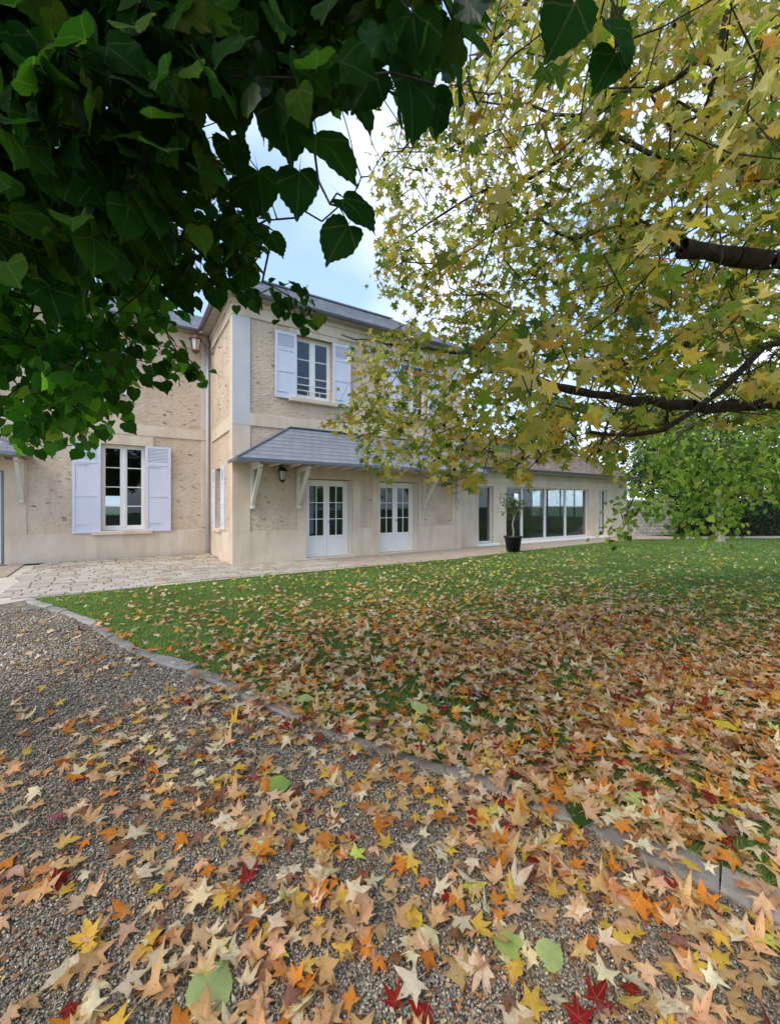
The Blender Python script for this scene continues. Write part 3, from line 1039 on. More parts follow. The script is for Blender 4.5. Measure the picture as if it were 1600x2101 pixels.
def awning(x0, x1, y, dep, ze, zt, inset, brackets, rows=9, width=.27, singles=True):
    """hipped slate canopy on the wall plane y"""
    yo = y - dep
    th = .05
    A, B, Ct, Dt = (x0, yo, ze), (x1, yo, ze), (x0 + inset, y - .045, zt), (x1 - inset, y - .045, zt)
    LA, RB = (x0, y - .045, ze), (x1, y - .045, ze)
    m = MB()
    off = lambda p: (p[0], p[1], p[2] - th)
    m.add([A, B, Dt, Ct, LA, RB, off(A), off(B), off(LA), off(RB)],
          [(0, 1, 2, 3), (4, 0, 3), (1, 5, 2), (7, 6, 8, 9), (0, 6, 7, 1), (4, 8, 6, 0), (1, 7, 9, 5)])
    o = m.build('awning', M['deck'], house)

    def emit(v, f):
        c = sum((Vector(p) for p in v), Vector()) / len(v)
        MB().add([Vector(p) - c for p in v], f).build('slate', M['slate'], o, loc=c)
    em = emit
    jn = Joined(SLC, .15)
    slate_field(A, B, Ct, Dt, rows, width, .004, em if singles else jn)
    slate_field(LA, A, Ct, Ct, rows, width, .006, jn)
    slate_field(B, RB, Dt, Dt, rows, width, .006, jn)
    jn.build('hip_slates', M['slates'], o)
    fz = MB().bev(x0 - .015, x1 + .015, yo - .022, yo, ze - th - .03, ze + .002, .004)
    fz.bev(x0 - .022, x0 - .001, yo, y - .05, ze - th - .03, ze + .001, .004).bev(x1 + .001, x1 + .022, yo, y - .05, ze - th - .03, ze + .001, .004)
    fz.build('fascia', M['zinc'], o)
    fl = MB().bar((x0 + inset - .02, y - .06, zt + .02), (x1 - inset + .02, y - .06, zt + .02), .09, .03)
    for p, q in ((A, Ct), (B, Dt)):
        fl.bar(Vector(p) + Vector((0, 0, .02)), Vector(q) + Vector((0, -.01, .02)), .07, .02)
    fl.build('lead_flashing', M['zinc'], o)
    rf = MB()
    nraf = int((x1 - x0) / .5)
    for i in range(1, nraf):
        xx = x0 + (x1 - x0) * i / nraf
        rf.box(xx - .03, xx + .03, yo + .03, y - .05, ze - th - .06, ze - th - .002)
    rf.build('rafter', M['cream'], o)
    for bx in brackets:
        b = MB()
        b.bev(bx - .045, bx + .045, y - .105, y - .030, ze - 1.16, ze - th - .062, .008)
        b.bev(bx - .044, bx + .044, yo + .10, y - .106, ze - th - .15, ze - th - .062, .008)
        b.bar((bx, y - .07, ze - 1.12), (bx, yo + .18, ze - th - .16), .075, .085, (1, 0, 0))
        b.bev(bx - .05, bx + .05, y - .16, y - .029, ze - 1.24, ze - 1.16, .012)
        b.build('bracket', M['cream'], o)
    return o


awning(-.12, 8.16, 0, 1.0, 2.70, 3.70, 1.6, [.47, 1.72, 6.14, 7.65])
awning(-8.4, -4.42, AY, .95, 2.86, 3.72, 1.3, [-4.62, -6.9], singles=False)

# ---- main roofs
m = MB()
ze, zr = 7.02, 8.86


def roof_solid(m, e, r):
    """e: 4 eave corners anticlockwise from front left, r: two ridge ends"""
    m.add(list(e) + list(r) + [(p[0], p[1], p[2] - .10) for p in e],
          [(0, 1, 5, 4), (1, 2, 5), (2, 3, 4, 5), (3, 0, 4), (7, 6, 9, 8), (0, 6, 7, 1), (1, 7, 8, 2), (2, 8, 9, 3), (3, 9, 6, 0)])


eB = [(-.34, -.34, ze), (8.18, -.34, ze), (8.18, 5.4, ze), (-.34, 5.4, ze)]
rB = [(1.5, 2.5, zr), (6.4, 2.5, zr)]
roof_solid(m, eB, rB)
roofo = m.build('roof', M['deck'], house)
jn = Joined(SLC, .13)
slate_field(eB[0], eB[1], rB[0], rB[1], 22, .24, .006, jn)
slate_field(eB[3], eB[0], rB[0], rB[0], 22, .24, .006, jn)
slate_field(eB[1], eB[2], rB[1], rB[1], 22, .24, .006, jn)
jn.build('roof_slates', M['slates'], roofo)
MB().bar((1.4, 2.5, zr + .02), (6.5, 2.5, zr + .02), .2, .05).bar((-.3, -.3, ze + .03), (1.5, 2.5, zr + .02), .14, .03).bar((8.14, -.3, ze + .03), (6.4, 2.5, zr + .02), .14, .03).build('ridge_capping', M['zinc'], roofo)
m = MB()
eA = [(-9.3, AY - .34, ze + .01), (8.16, AY - .34, ze + .01), (8.16, 9.5, ze + .01), (-9.3, 9.5, ze + .01)]
rA = [(-6.2, 6.2, zr - .02), (5.0, 6.2, zr - .02)]
roof_solid(m, eA, rA)
ro2 = m.build('roof', M['deck'], house)
jn = Joined(SLC, .13)
slate_field(eA[0], eA[1], rA[0], rA[1], 22, .24, .006, jn)
slate_field(eA[3], eA[0], rA[0], rA[0], 22, .24, .006, jn)
jn.build('roof_slates', M['slates'], ro2)


def gutter(name, p, q, r, parent):
    m = MB()
    p, q = Vector(p), Vector(q)
    d = (q - p).normalized()
    side_ = d.cross(Vector((0, 0, 1)))
    k = 8
    for rr, flip in ((r, False), (r - .006, True)):
        vs = []
        for c in (p, q):
            for i in range(k + 1):
                t = math.pi * i / k
                vs.append(c + side_ * math.cos(t) * rr - Vector((0, 0, 1)) * math.sin(t) * rr)
        fs = [(i, i + 1, k + 2 + i, k + 1 + i) for i in range(k)]
        m.add(vs, [f[::-1] for f in fs] if flip else fs)
    return m.build(name, M['zinc'], parent, True)


gutter('gutter', (-.4, -.40, ze - .02), (8.2, -.40, ze - .02), .065, house)
gutter('gutter', (-9.3, AY - .40, ze - .02), (-.42, AY - .40, ze - .02), .065, house)
gutter('gutter', (-.40, -.34, ze - .025), (-.40, AY - .45, ze - .025), .065, house)
MB().tube((-.13, AY - .10, .05), (-.13, AY - .10, 6.9), .045, None, 10).build('downpipe', M['pale'], house, True)

# ================================================================== GARDEN ROOM (low wing), local x from the house end
wl = 11.56
CO = [(1.05, 1.84, .10, 2.30), (2.56, 8.22, .10, 2.30), (9.06, 9.78, .10, 2.30)]
y0 = .16
mb = MB()
for a in cells(0.01, wl, 0, 2.98, CO): mb.box(a[0], a[1], y0, y0 + .34, a[2], a[3])
wc = mb.build('wall', M['trim'], ANNEX)
mb = MB()
for a in cells(y0 + .34, 6.6, 0, 2.98, [(1.2, 6.0, .85, 2.52)]): mb.box(wl - .34, wl, a[0], a[1], a[2], a[3])
mb.build('wall', M['trim'], ANNEX)
mb = MB()
for a in cells(0.01, wl - .34, 0, 2.98, [(10.2, 10.9, 1.2, 2.3)]): mb.box(a[0], a[1], 6.3, 6.6, a[2], a[3])
mb.build('wall', M['trim'], ANNEX)
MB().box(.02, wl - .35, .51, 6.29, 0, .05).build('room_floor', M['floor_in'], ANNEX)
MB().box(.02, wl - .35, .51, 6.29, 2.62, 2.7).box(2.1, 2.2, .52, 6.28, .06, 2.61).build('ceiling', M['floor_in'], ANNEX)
trim('plinth', [(0.01, 1.045, 0, .52), (1.845, 2.555, 0, .5), (8.225, 9.055, 0, .5), (9.785, wl, 0, .5)], 'trim', y0, .02, ANNEX)
trim('lintel_band', [(0.01, wl + .01, 2.30 + .12, 2.62)], 'trim', y0, .025, ANNEX)


def sliding(x0, x1, z0, z1, y, mull, parent):
    f = .055
    m = MB().bev(x0, x0 + f, y, y + .09, z0, z1, .004).bev(x1 - f, x1, y, y + .09, z0, z1, .004).bev(x0 + f, x1 - f, y + .001, y + .09, z1 - f, z1, .004).bev(x0 + f, x1 - f, y + .001, y + .09, z0, z0 + .07, .004)
    o = m.build('sliding_door', M['alu'], parent)
    e = [x0 + f] + [x0 + (x1 - x0) * k for k in mull] + [x1 - f]
    for k in e[1:-1]: MB().bev(k - .05, k + .05, y - .004, y + .08, z0 + .07, z1 - f, .004).build('mullion', M['alu'], o)
    for a, b in zip(e[:-1], e[1:]): MB().box(a, b, y + .04, y + .045, z0 + .06, z1 - f + .01).build('pane', M['glass'], o)
    return o


sliding(*CO[0], y0 + .12, [], ANNEX)
sliding(*CO[1], y0 + .12, [.19, .455, .71], ANNEX)
sliding(*CO[2], y0 + .12, [.5], ANNEX)
MB().bev(2.4, 8.3, -.10, y0 + .3, .01, .095, .01).bev(.95, 1.95, -.06, y0 + .3, .01, .094, .01).bev(9.0, 9.85, -.06, y0 + .3, .01, .093, .01).build('door_sill', M['white'], ANNEX)
# garden-end window with slim bars
o = MB().box(wl - .22, wl - .14, 1.2, 1.27, .85, 2.52).box(wl - .22, wl - .14, 5.93, 6.0, .85, 2.52).box(wl - .221, wl - .141, 1.27, 5.93, 2.45, 2.52).box(wl - .221, wl - .141, 1.27, 5.93, .85, .92).build('window', M['alu'], ANNEX)
for k in (2.1, 3.0, 3.9, 4.8): MB().box(wl - .21, wl - .15, k - .035, k + .035, .92, 2.45).build('mullion', M['zinc'], o)
MB().box(wl - .185, wl - .18, 1.25, 5.95, .9, 2.47).build('pane', M['glass'], o)
# a low dark sideboard and a sofa inside
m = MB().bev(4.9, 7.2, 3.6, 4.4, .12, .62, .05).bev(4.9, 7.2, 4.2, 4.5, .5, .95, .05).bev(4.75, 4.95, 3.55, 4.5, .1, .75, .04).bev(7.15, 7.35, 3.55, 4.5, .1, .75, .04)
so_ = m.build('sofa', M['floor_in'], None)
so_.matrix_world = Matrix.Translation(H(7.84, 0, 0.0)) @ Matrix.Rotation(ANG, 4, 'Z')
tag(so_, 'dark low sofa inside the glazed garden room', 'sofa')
# roof
m = MB()
eC = [(-.0, -.30, 2.98), (wl + .25, -.30, 2.98), (wl + .25, 7.0, 2.98), (-.0, 7.0, 2.98)]
rC = [(0.0, 3.35, 4.95), (wl - 2.4, 3.35, 4.95)]
roof_solid(m, eC, rC)
rc = m.build('roof', M['deck'], ANNEX)
jn = Joined([(.23, .165, .13), (.27, .19, .15), (.20, .15, .125), (.30, .225, .18)], .2)
slate_field(eC[0], eC[1], rC[0], rC[1], 30, .19, .012, jn)
slate_field(eC[1], eC[2], rC[1], rC[1], 30, .19, .012, jn)
jn.build('roof_tiles', M['tiles'], rc)
MB().box(-.0, wl + .26, -.325, -.302, 2.84, 2.99).build('fascia', M['deck'], rc)
gutter('gutter', (0.02, -.39, 2.97), (wl + .25, -.39, 2.97), .06, ANNEX)

# ================================================================== GROUND
gp = MB().add([(-400, -60, -.06), (400, -60, -.06), (400, 900, -.06), (-400, 900, -.06)], [(0, 1, 2, 3)]).build('ground', M['earth'])
tag(gp, kind='structure')

KA, KB = np.array((-5.95, 6.80)), np.array((5.6, -1.35))    # gravel edge of the lawn
kd = (KB - KA) / np.linalg.norm(KB - KA)
kn = np.array((-kd[1], kd[0]))                               # towards the lawn


def kerb_mid(s):
    """slightly wandering kerb line"""
    return KA + kd * s + kn * (.06 * math.sin(s * .9 + .4) - .03 * math.sin(s * 2.1))


KL = float(np.linalg.norm(KB - KA))
kpts = [kerb_mid(KL * i / 60) for i in range(61)]


def lawn_side(p):
    """signed distance from the kerb line, positive on the lawn"""
    q = np.asarray(p)[..., :2] - KA
    s = q @ kd
    return q @ kn - (.06 * np.sin(s * .9 + .4) - .03 * np.sin(s * 2.1))


EDGE = [(-3.7, 2.24), (-.4, 2.05), (2.5, 2.12), (5.7, 2.18), (10.0, 1.75), (14.8, 1.38), (17.0, 1.42), (19.6, 1.9)]


def edge_t(s):
    return np.interp(s, [e[0] for e in EDGE], [e[1] for e in EDGE])


lawn_far = [tuple(H(s, t)[:2]) for s, t in EDGE[::-1]]
outline = [tuple(p) for p in kpts] + [(30, -1.35), (42, 20.4), (18.2, 19.45)] + lawn_far[0:]
z = .012
lm = bpy.data.meshes.new('lawn')
lm.from_pydata([(x, y, z) for x, y in outline], [], [tuple(range(len(outline)))])
lm.materials.append(M['soil'])
lawn = tag(link('lawn', lm), kind='structure')
# gravel base
gpts = [tuple(p) for p in kpts]
o = MB().add([(x, y, -.004) for x, y in [(-30, 9), (-30, -4), (5.6, -4)] + gpts[::-1]], [tuple(range(len(gpts) + 3))]).build('gravel_path', M['gravelbed'])
tag(o, kind='structure')
# path and terrace beds beside the house
bed = [H(-9, -AY + .35), H(-9, 2.6), H(-4.25, 2.6)] + [H(s, edge_t(s) + .06) for s in (-3.75, -2, 0, 3, 6, 10, 15, 17, 20)] + [H(20, -.3), H(0.2, -.3), H(.2, -AY + .35)]
o = MB().add([(p[0], p[1], .000) for p in bed], [tuple(range(len(bed)))]).build('terrace', M['joint'])
terr = tag(o, kind='structure')
pth = [H(0.0, .02)] + [H(s, .02) for s in (3, 7.8)] + [H(20, .02)] + [H(s, edge_t(s) - .01) for s in (20, 17, 15, 10, 6, 3, 2.2)]
pth = [H(2.2, .0), H(20.4, .0)] + [H(s, edge_t(s) + .05) for s in (20.4, 17, 15, 10, 6, 3, 2.2)]
o = MB().add([(p[0], p[1], .006) for p in pth], [tuple(range(len(pth)))]).build('garden_path', M['pathslab'])
tag(o, kind='structure')
# slab in front of the left door
o = MB().add([H(-8.5, -AY + .1, .03), H(-4.55, -AY + .1, .03), H(-4.5, -.75, .03), H(-8.5, -.6, .03), H(-8.5, -AY + .1, -.05), H(-4.55, -AY + .1, -.05), H(-4.5, -.75, -.05), H(-8.5, -.6, -.05)],
             [(0, 3, 2, 1), (0, 1, 5, 4), (1, 2, 6, 5), (2, 3, 7, 6), (3, 0, 4, 7)]).build('door_slab', M['pathslab'])
tag(o, kind='structure')

# setts of the terrace
SETT = []
for k in range(5):
    rg = np.random.default_rng(40 + k)
    j = lambda a: rg.uniform(-a, a)
    m = MB()
    b = .06
    t = [(-.5 + b + j(.03), -.5 + b + j(.03), 1 + j(.15)), (.5 - b + j(.03), -.5 + b + j(.03), 1 + j(.15)), (.5 - b + j(.03), .5 - b + j(.03), 1 + j(.15)), (-.5 + b + j(.03), .5 - b + j(.03), 1 + j(.15))]
    s_ = [(-.5 + j(.02), -.5 + j(.02), .72), (.5 + j(.02), -.5 + j(.02), .72), (.5 + j(.02), .5 + j(.02), .72), (-.5 + j(.02), .5 + j(.02), .72)]
    g = [(x, y, -1) for x, y, _ in s_]
    m.add(t + s_ + g + [(j(.05), j(.05), 1.12)], [(0, 1, 12), (1, 2, 12), (2, 3, 12), (3, 0, 12)] + [(i + 4, (i + 1) % 4 + 4, (i + 1) % 4, i) for i in range(4)] + [(i + 8, (i + 1) % 4 + 8, (i + 1) % 4 + 4, i + 4) for i in range(4)])
    SETT.append((m, m.mesh('paving_stone', M['sett'])))
setts = []
row, t = 0, -AY + .16
while t < 2.28:
    hgt = random.uniform(.19, .25)
    s = -4.35 + random.uniform(0, .2)
    while s < 2.2:
        w = random.uniform(.24, .38)
        c = (s + w / 2, t + hgt / 2)
        s += w
        if c[0] > -.02 and c[1] - hgt / 2 < .04: continue
        if c[0] < -4.4 and c[1] < -.6: continue
        lim = edge_t(c[0]) if c[0] > -3.7 else 2.4 - (-3.7 - c[0]) * 1.2
        if c[1] + hgt / 2 > lim: continue
        setts.append((c, w - .022, hgt - .022))
    t += hgt
setts.sort(key=lambda q: np.linalg.norm(H(*q[0])[:2]))
jn = Joined([(.32, .26, .20), (.40, .34, .27), (.46, .40, .33)], .12)
for k, (c, w, hgt) in enumerate(setts):
    mbx, me = random.choice(SETT)
    p = H(c[0], c[1], .012)
    rz = ANG + random.uniform(-.012, .012)
    if k < 300:
        o = link('paving_stone', me, terr, p)
        o.rotation_euler = (random.uniform(-.02, .02), random.uniform(-.02, .02), rz)
        o.scale = (w, hgt, .014)
    else:
        mt = Matrix.Translation(p) @ Matrix.Rotation(rz, 4, 'Z') @ Matrix.Diagonal((w, hgt, .014, 1))
        jn([mt @ Vector(v) for v in mbx.v], mbx.f)
jn.build('paving_stones', M['sett_far'], terr)

# kerb stones between gravel and lawn
kerb = MB().add([(*(kerb_mid(.0) - kn * .08), .001), (*(kerb_mid(.05) - kn * .08), .001), (*(kerb_mid(.05) + kn * .08), .014), (*(kerb_mid(0) + kn * .08), .014)], [(0, 1, 2, 3)]).build('lawn_kerb', M['gravelbed'])
tag(kerb, kind='structure')
s = .05
while s < KL - 2.2:
    L = random.uniform(.34, .62)
    wd = random.uniform(.15, .20) if s > 8.2 else random.uniform(.11, .16)
    sink = 0 if s > 8.2 else random.choice((.006, 0, 0, -.010))
    p = kerb_mid(s + L / 2)
    rg = np.random.default_rng(int(s * 1000))
    m = MB()
    nseg = 4
    rows_ = []
    for i in range(nseg + 1):
        x = -L / 2 + .003 + (L - .006) * i / nseg
        tap = .8 if i in (0, nseg) else 1
        cy = rg.uniform(-.012, .012)
        hz = rg.uniform(.018, .034)
        rows_.append([(x, cy - wd / 2 * tap, -.06), (x, cy - wd / 2 * tap * rg.uniform(.95, 1.05), hz * .55), (x, cy - wd * .36 * tap, hz * .92), (x, cy + wd * .1, hz * 1.05), (x, cy + wd * .38 * tap, hz), (x, cy + wd / 2 * tap, hz * .6), (x, cy + wd / 2 * tap, -.06)])
    vs = [v for r_ in rows_ for v in r_]
    fs = [(i * 7 + j, (i + 1) * 7 + j, (i + 1) * 7 + j + 1, i * 7 + j + 1) for i in range(nseg) for j in range(6)]
    fs += [tuple(range(6, -1, -1)), tuple(range(nseg * 7, nseg * 7 + 7))]
    m.add(vs, fs)
    o = m.build('kerb_stone', M['kerb'], kerb, loc=(p[0], p[1], sink))
    dv = kerb_mid(s + L) - kerb_mid(s)
    o.rotation_euler = (random.uniform(-.05, .05), random.uniform(-.03, .03), math.atan2(dv[1], dv[0]) + random.uniform(-.04, .04))
    s += L
# pale edging and path at the far end of the lawn
o = MB().add([(11.2, 18.75, .02), (18.2, 19.4, .02), (42, 20.35, .02), (42, 21.6, .02), (18, 20.6, .02), (11.0, 20.2, .02)], [(0, 1, 2, 3, 4, 5)]).build('far_path', M['pathslab'])
tag(o, kind='structure')

# ---- gravel pebbles (real stones near the camera)
n = 235000
d = .7 * (6.2 / .7) ** RNG.random(n)
keep = RNG.random(n) < np.clip((3.2 / d) ** .0, 0, 1)
x = RNG.random(n) * (2.1 * d + 2.2) - 1.12 * d - .9
pk = np.stack([x, d], 1)
ok = (lawn_side(pk) < -.02) & (x < 3.8)
pk, d = pk[ok], d[ok]
n = len(pk)
oct_ = np.array([(1, 0, 0), (-1, 0, 0), (0, 1, 0), (0, -1, 0), (0, 0, 1), (0, 0, -1)], float)
octf = np.array([(0, 2, 4), (2, 1, 4), (1, 3, 4), (3, 0, 4), (2, 0, 5), (1, 2, 5), (3, 1, 5), (0, 3, 5)])
temps = []
for k in range(6):
    rg = np.random.default_rng(k + 900)
    temps.append((oct_ * rg.uniform(.65, 1.15, (6, 1)) + rg.uniform(-.25, .25, (6, 3)), octf))
ax = RNG.normal(size=(n, 3))
rot = frames(ax, RNG.normal(size=(n, 3)))
sz = (.0041 + .0038 * RNG.random(n) ** 1.6) * np.clip(d / 2.0, .92, 2.2)
scl = np.stack([sz * RNG.uniform(.8, 1.5, n), sz, sz * RNG.uniform(.5, .9, n)], 1)
pos = np.column_stack([pk, .001 + sz * RNG.uniform(-.1, .7, n)])
col, _ = palette(n, [(.46, .395, .30), (.36, .30, .225), (.23, .19, .15), (.54, .48, .385), (.42, .325, .225), (.66, .62, .55), (.20, .125, .075)], [5, 6, 3.6, 2.6, 3.6, 1, .9], .15)
col *= (.86 + .22 * np.sin(pk[:, 0] * 2.3 + np.sin(pk[:, 1] * 1.7) * 1.4) * np.sin(pk[:, 1] * 1.9 - pk[:, 0] * .8))[:, None]
bigger = RNG.random(n) < .03
scl[bigger] *= RNG.uniform(1.3, 2.0, (bigger.sum(), 1))
tag(scatter('gravel', temps, pos, rot, scl, col, M['pebble']), kind='stuff')

n = 9000
d = 1.1 * (6.5 / 1.1) ** RNG.random(n)
pk = np.stack([(RNG.random(n) * 2.1 - 1.1) * d, d], 1)
pk = pk[(lawn_side(pk) < -.03) & (pk[:, 0] < 3.2) & (np.sin(pk[:, 0] * 3.1 + np.sin(pk[:, 1] * 2.2)) + np.sin(pk[:, 1] * 3.7) > -.6)]
n = len(pk)
rot = frames(RNG.normal(size=(n, 3)) * (1, 1, .15), RNG.normal(0, .35, (n, 3)) + (0, 0, 1))
col, _ = palette(n, [srgb(150, 104, 66), srgb(176, 132, 88), srgb(104, 66, 46), srgb(196, 162, 116)], [3, 3, 2, 1.5], .2)
tag(scatter('leaf_crumbs', [(np.array([(-.4, 0, 0), (.35, .1, .05), (.25, .9, .1), (-.2, .75, -.03)], float), np.array([(0, 1, 2), (0, 2, 3)]))], np.column_stack([pk, RNG.uniform(.008, .016, n)]), rot, RNG.uniform(.008, .024, n), col, M['needle']), kind='stuff')

# ---- grass blades
def in_lawn(p):
    s, t_ = (p - C0[:2]) @ U[:2], (p - C0[:2]) @ N[:2]
    ok = (lawn_side(p) > .03) & ~((s > -9) & (t_ < np.interp(s, [e[0] for e in EDGE], [e[1] for e in EDGE]) + .02) & (s < 20))
    return ok & (p[:, 1] < 19.0 + (p[:, 0] - 11) * .055) 


n = 400000
d = .5 * (19.6 / .5) ** (RNG.random(n) ** .80)
x = RNG.random(n) * (2.15 * d + 2.2) - 1.0 * d
pk = np.stack([x, d], 1)
ok = in_lawn(pk)
pk, d = pk[ok], d[ok]
n = len(pk)
blade = [(np.array([(-.5, 0, 0), (.5, 0, 0), (.28 + b, .55, .04 + b * .3), (-.30 + b, .55, .04 + b * .3), (b * 2.4, 1, .22 + abs(b))], float), np.array([(0, 1, 2), (0, 2, 3), (3, 2, 4)])) for b in (-.25, 0, .3)]
lean = RNG.normal(0, .45, (n, 3)); lean[:, 2] = 1
rot = frames(lean, RNG.normal(size=(n, 3)) * (1, 1, .1))
hgt = RNG.uniform(.022, .05, n) * np.clip(.9 + d * .018, 1, 1.3)
edge_tuft = (lawn_side(pk) < .16) & (np.sin(pk[:, 0] * 7) + np.sin(pk[:, 1] * 9 + 1) > -.3)
hgt[edge_tuft] *= 1.7
wid = RNG.uniform(.0025, .0045, n) * np.clip(d / 2.2, 1, 5.5)
scl = np.stack([wid, hgt, hgt], 1)
pos = np.column_stack([pk, np.full(n, .010)])
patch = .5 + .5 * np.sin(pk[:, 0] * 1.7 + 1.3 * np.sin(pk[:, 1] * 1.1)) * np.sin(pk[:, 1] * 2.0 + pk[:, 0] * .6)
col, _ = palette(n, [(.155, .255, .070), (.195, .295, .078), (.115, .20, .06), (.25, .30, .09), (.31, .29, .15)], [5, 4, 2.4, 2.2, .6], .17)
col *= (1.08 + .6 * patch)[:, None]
tag(scatter('grass', blade, pos, rot, scl, col, M['grass']), kind='stuff')

# ================================================================== FALLEN LEAVES
TAN, PEACH, CREAM, ORANGE, YELLOW, RED, BROWN, PLUM, LIMEY = (srgb(208, 168, 116), srgb(226, 182, 138), srgb(234, 216, 178), srgb(214, 134, 50), srgb(224, 184, 76), srgb(140, 36, 32), srgb(138, 92, 62), srgb(156, 110, 98), srgb(206, 210, 100))
FCOL = [TAN, PEACH, CREAM, ORANGE, YELLOW, RED, BROWN, PLUM, LIMEY]
FNAME = ['tan', 'peach', 'cream', 'orange', 'yellow', 'red', 'brown', 'mauve', 'greenish']


def tau(p):
    x, y = p[:, 0], p[:, 1]
    a = 4.4 * np.exp(-((x - 2.3) / 3.5) ** 2 - ((y - 3.3) / 2.75) ** 2)
    b = .27 * np.exp(-((x - 3.2) / 6.5) ** 2 - ((y - 6.5) / 4.6) ** 2)
    c = .30 * np.exp(-((x + .4) / 1.9) ** 2 - ((y - 1.7) / 1.4) ** 2)
    k = .055 * (y < 15) * (x > -6)
    cl = .72 + .5 * np.sin(x * 2.6 + 1.1 * np.sin(y * 2.3)) * np.sin(y * 3.1 + .7 * x + 1)
    k = k + 0
    g_ = np.where(lawn_side(p) > 0, 1.0, np.clip(1.02 + x * .24, .42, 1.0) * np.clip(1.25 - (y - 1.6) * .16, .35, 1))
    kerb_ = np.where(np.abs(lawn_side(p)) < .13, np.where(y < 2.1, .45, .8), 1.0)
    return (a + b + c + k) * np.clip(cl, .38, 1.25) * g_ * kerb_


CELL = []
amp = .0052
# sample in strips of depth so that near and far get their true counts per square metre
ptsL = []
edges = [.5, 1.0, 1.5, 2.2, 3.2, 4.5, 6.2, 8.5, 12, 18.5]
for d0, d1 in zip(edges[:-1], edges[1:]):
    x0_, x1_ = -1.1 * d1 - .6, 1.15 * d1 + 2.2
    area = (d1 - d0) * (x1_ - x0_)
    mx_ = 5.4 / amp
    nn = int(area * mx_)
    q = np.column_stack([RNG.uniform(x0_, x1_, nn), RNG.uniform(d0, d1, nn)])
    q = q[RNG.random(nn) < tau(q) / 5.4]
    ptsL.append(q)
fl = np.concatenate(ptsL)
s_, t_ = (fl - C0[:2]) @ U[:2], (fl - C0[:2]) @ N[:2]
house_side = (t_ < edge_t(s_)) & (s_ > -9)
fl = fl[~house_side | ((RNG.random(len(fl)) < .12) & (t_ > .15) & (s_ > 0)) | ((RNG.random(len(fl)) < .2) & (t_ > -2.6) & (s_ < -.2) & (s_ > -4))]
dist = np.hypot(fl[:, 0], fl[:, 1])
fl = fl[np.argsort(dist)]
n = len(fl)
ls = lawn_side(fl)
onlawn = ls > .1
far = np.clip((fl[:, 1] - 5.6) / 3.4, 0, 1)
wn = np.array([8, 8.5, 7, 3.6, 3.2, 1.2, 2.0, .8, .3])
wl_ = np.array([6, 6.5, 5.5, 5.6, 3.4, 1.7, 2.0, .4, .6])
wf = np.array([1.2, .8, 5, .8, 6, .1, .3, .1, 7])
sizes = RNG.uniform(.040, .076, n)
fc, fi = np.zeros((n, 3)), np.zeros(n, int)
cn, inn = palette(n, FCOL, wn)
cl_, il_ = palette(n, FCOL, wl_)
cf_, if_ = palette(n, FCOL, wf)
usef = RNG.random(n) < far
fc = np.where(onlawn[:, None], cl_, cn); fi = np.where(onlawn, il_, inn)
fc = np.where(usef[:, None], cf_, fc); fi = np.where(usef, if_, fi)
yaw = RNG.uniform(0, 2 * math.pi, n)
tilt = np.abs(RNG.normal(0, .27, n)) + onlawn * np.abs(RNG.normal(0, .2, n))
ta = RNG.uniform(0, 2 * math.pi, n)
nrm = np.column_stack([np.sin(tilt) * np.cos(ta), np.sin(tilt) * np.sin(ta), np.cos(tilt)])
flip = RNG.random(n) < .35
nrm[flip] *= -1
tip = np.column_stack([np.cos(yaw), np.sin(yaw), np.zeros(n)])
rotF = frames(tip, nrm)
onk = np.abs(ls) < .10
zz = np.where(onlawn, RNG.uniform(.020, .052, n), RNG.uniform(.010, .028, n)) + onk * .035 + np.sin(tilt) * sizes * .55
posF = np.column_stack([fl, zz])
# the 300 that show largest, each a leaf of its own
vis = (np.abs(fl[:, 0]) / fl[:, 1] < .97) & (fl[:, 1] > 1.2)
near = np.where(vis)[0][:300]
rest = np.setdiff1d(np.arange(n), near)
LM = []
for k, (v, tt) in enumerate(STAR + STARCURL):
    LM.append(np_mesh('fallen_leaf', v, tt, M['star_o'], None, v[:, :2], True))


def place_word(x, y):
    px = x / y * FPX + HX
    py = HY + FPX * EYE / y
    c = 'far left' if px < 230 else 'left' if px < 520 else 'left of centre' if px < 760 else 'right of centre' if px < 1060 else 'right' if px < 1350 else 'far right'
    r = 'at bottom edge' if py > 1990 else 'near bottom edge' if py > 1890 else 'low in foreground' if py > 1790 else 'in middle foreground' if py > 1700 else 'further back'
    return r + ' ' + c


seen = set()
for i in near:
    k = int(RNG.integers(0, len(LM)))
    o = link('fallen_leaf', LM[k])
    m4 = Matrix([[*(rotF[i][r] * sizes[i]), posF[i][r]] for r in range(3)] + [[0, 0, 0, 1]])
    o.matrix_world = m4
    o.color = (*fc[i], 1)
    curl = 'curled ' if k >= len(STAR) else ''
    szw = 'small ' if sizes[i] < .053 else 'large ' if sizes[i] > .066 else ''
    g = 'kerb' if onk[i] else 'lawn' if onlawn[i] else 'gravel'
    dn = ((fl[near] - fl[i]) ** 2).sum(1)
    nb_ = near[np.argsort(dn)[1:4]]
    pw = place_word(*fl[i])
    first = f'{szw}{curl}{FNAME[fi[i]]} star leaf on {g}'
    lab = f'{first}, {pw}'
    for cand_ in (lab, f'{first} by {FNAME[fi[nb_[0]]]} leaf, {pw}', f'{first} by {FNAME[fi[nb_[1]]]} leaf, {pw}',
                  f'{first} by {FNAME[fi[nb_[0]]]} and {FNAME[fi[nb_[1]]]}, {pw}', f'{first} by {FNAME[fi[nb_[2]]]} leaf, {pw}'):
        if cand_ not in seen and len(cand_.split()) <= 16:
            lab = cand_
            break
    seen.add(lab)
    tag(o, lab, 'leaf', 'fallen star shaped leaves on gravel and lawn')
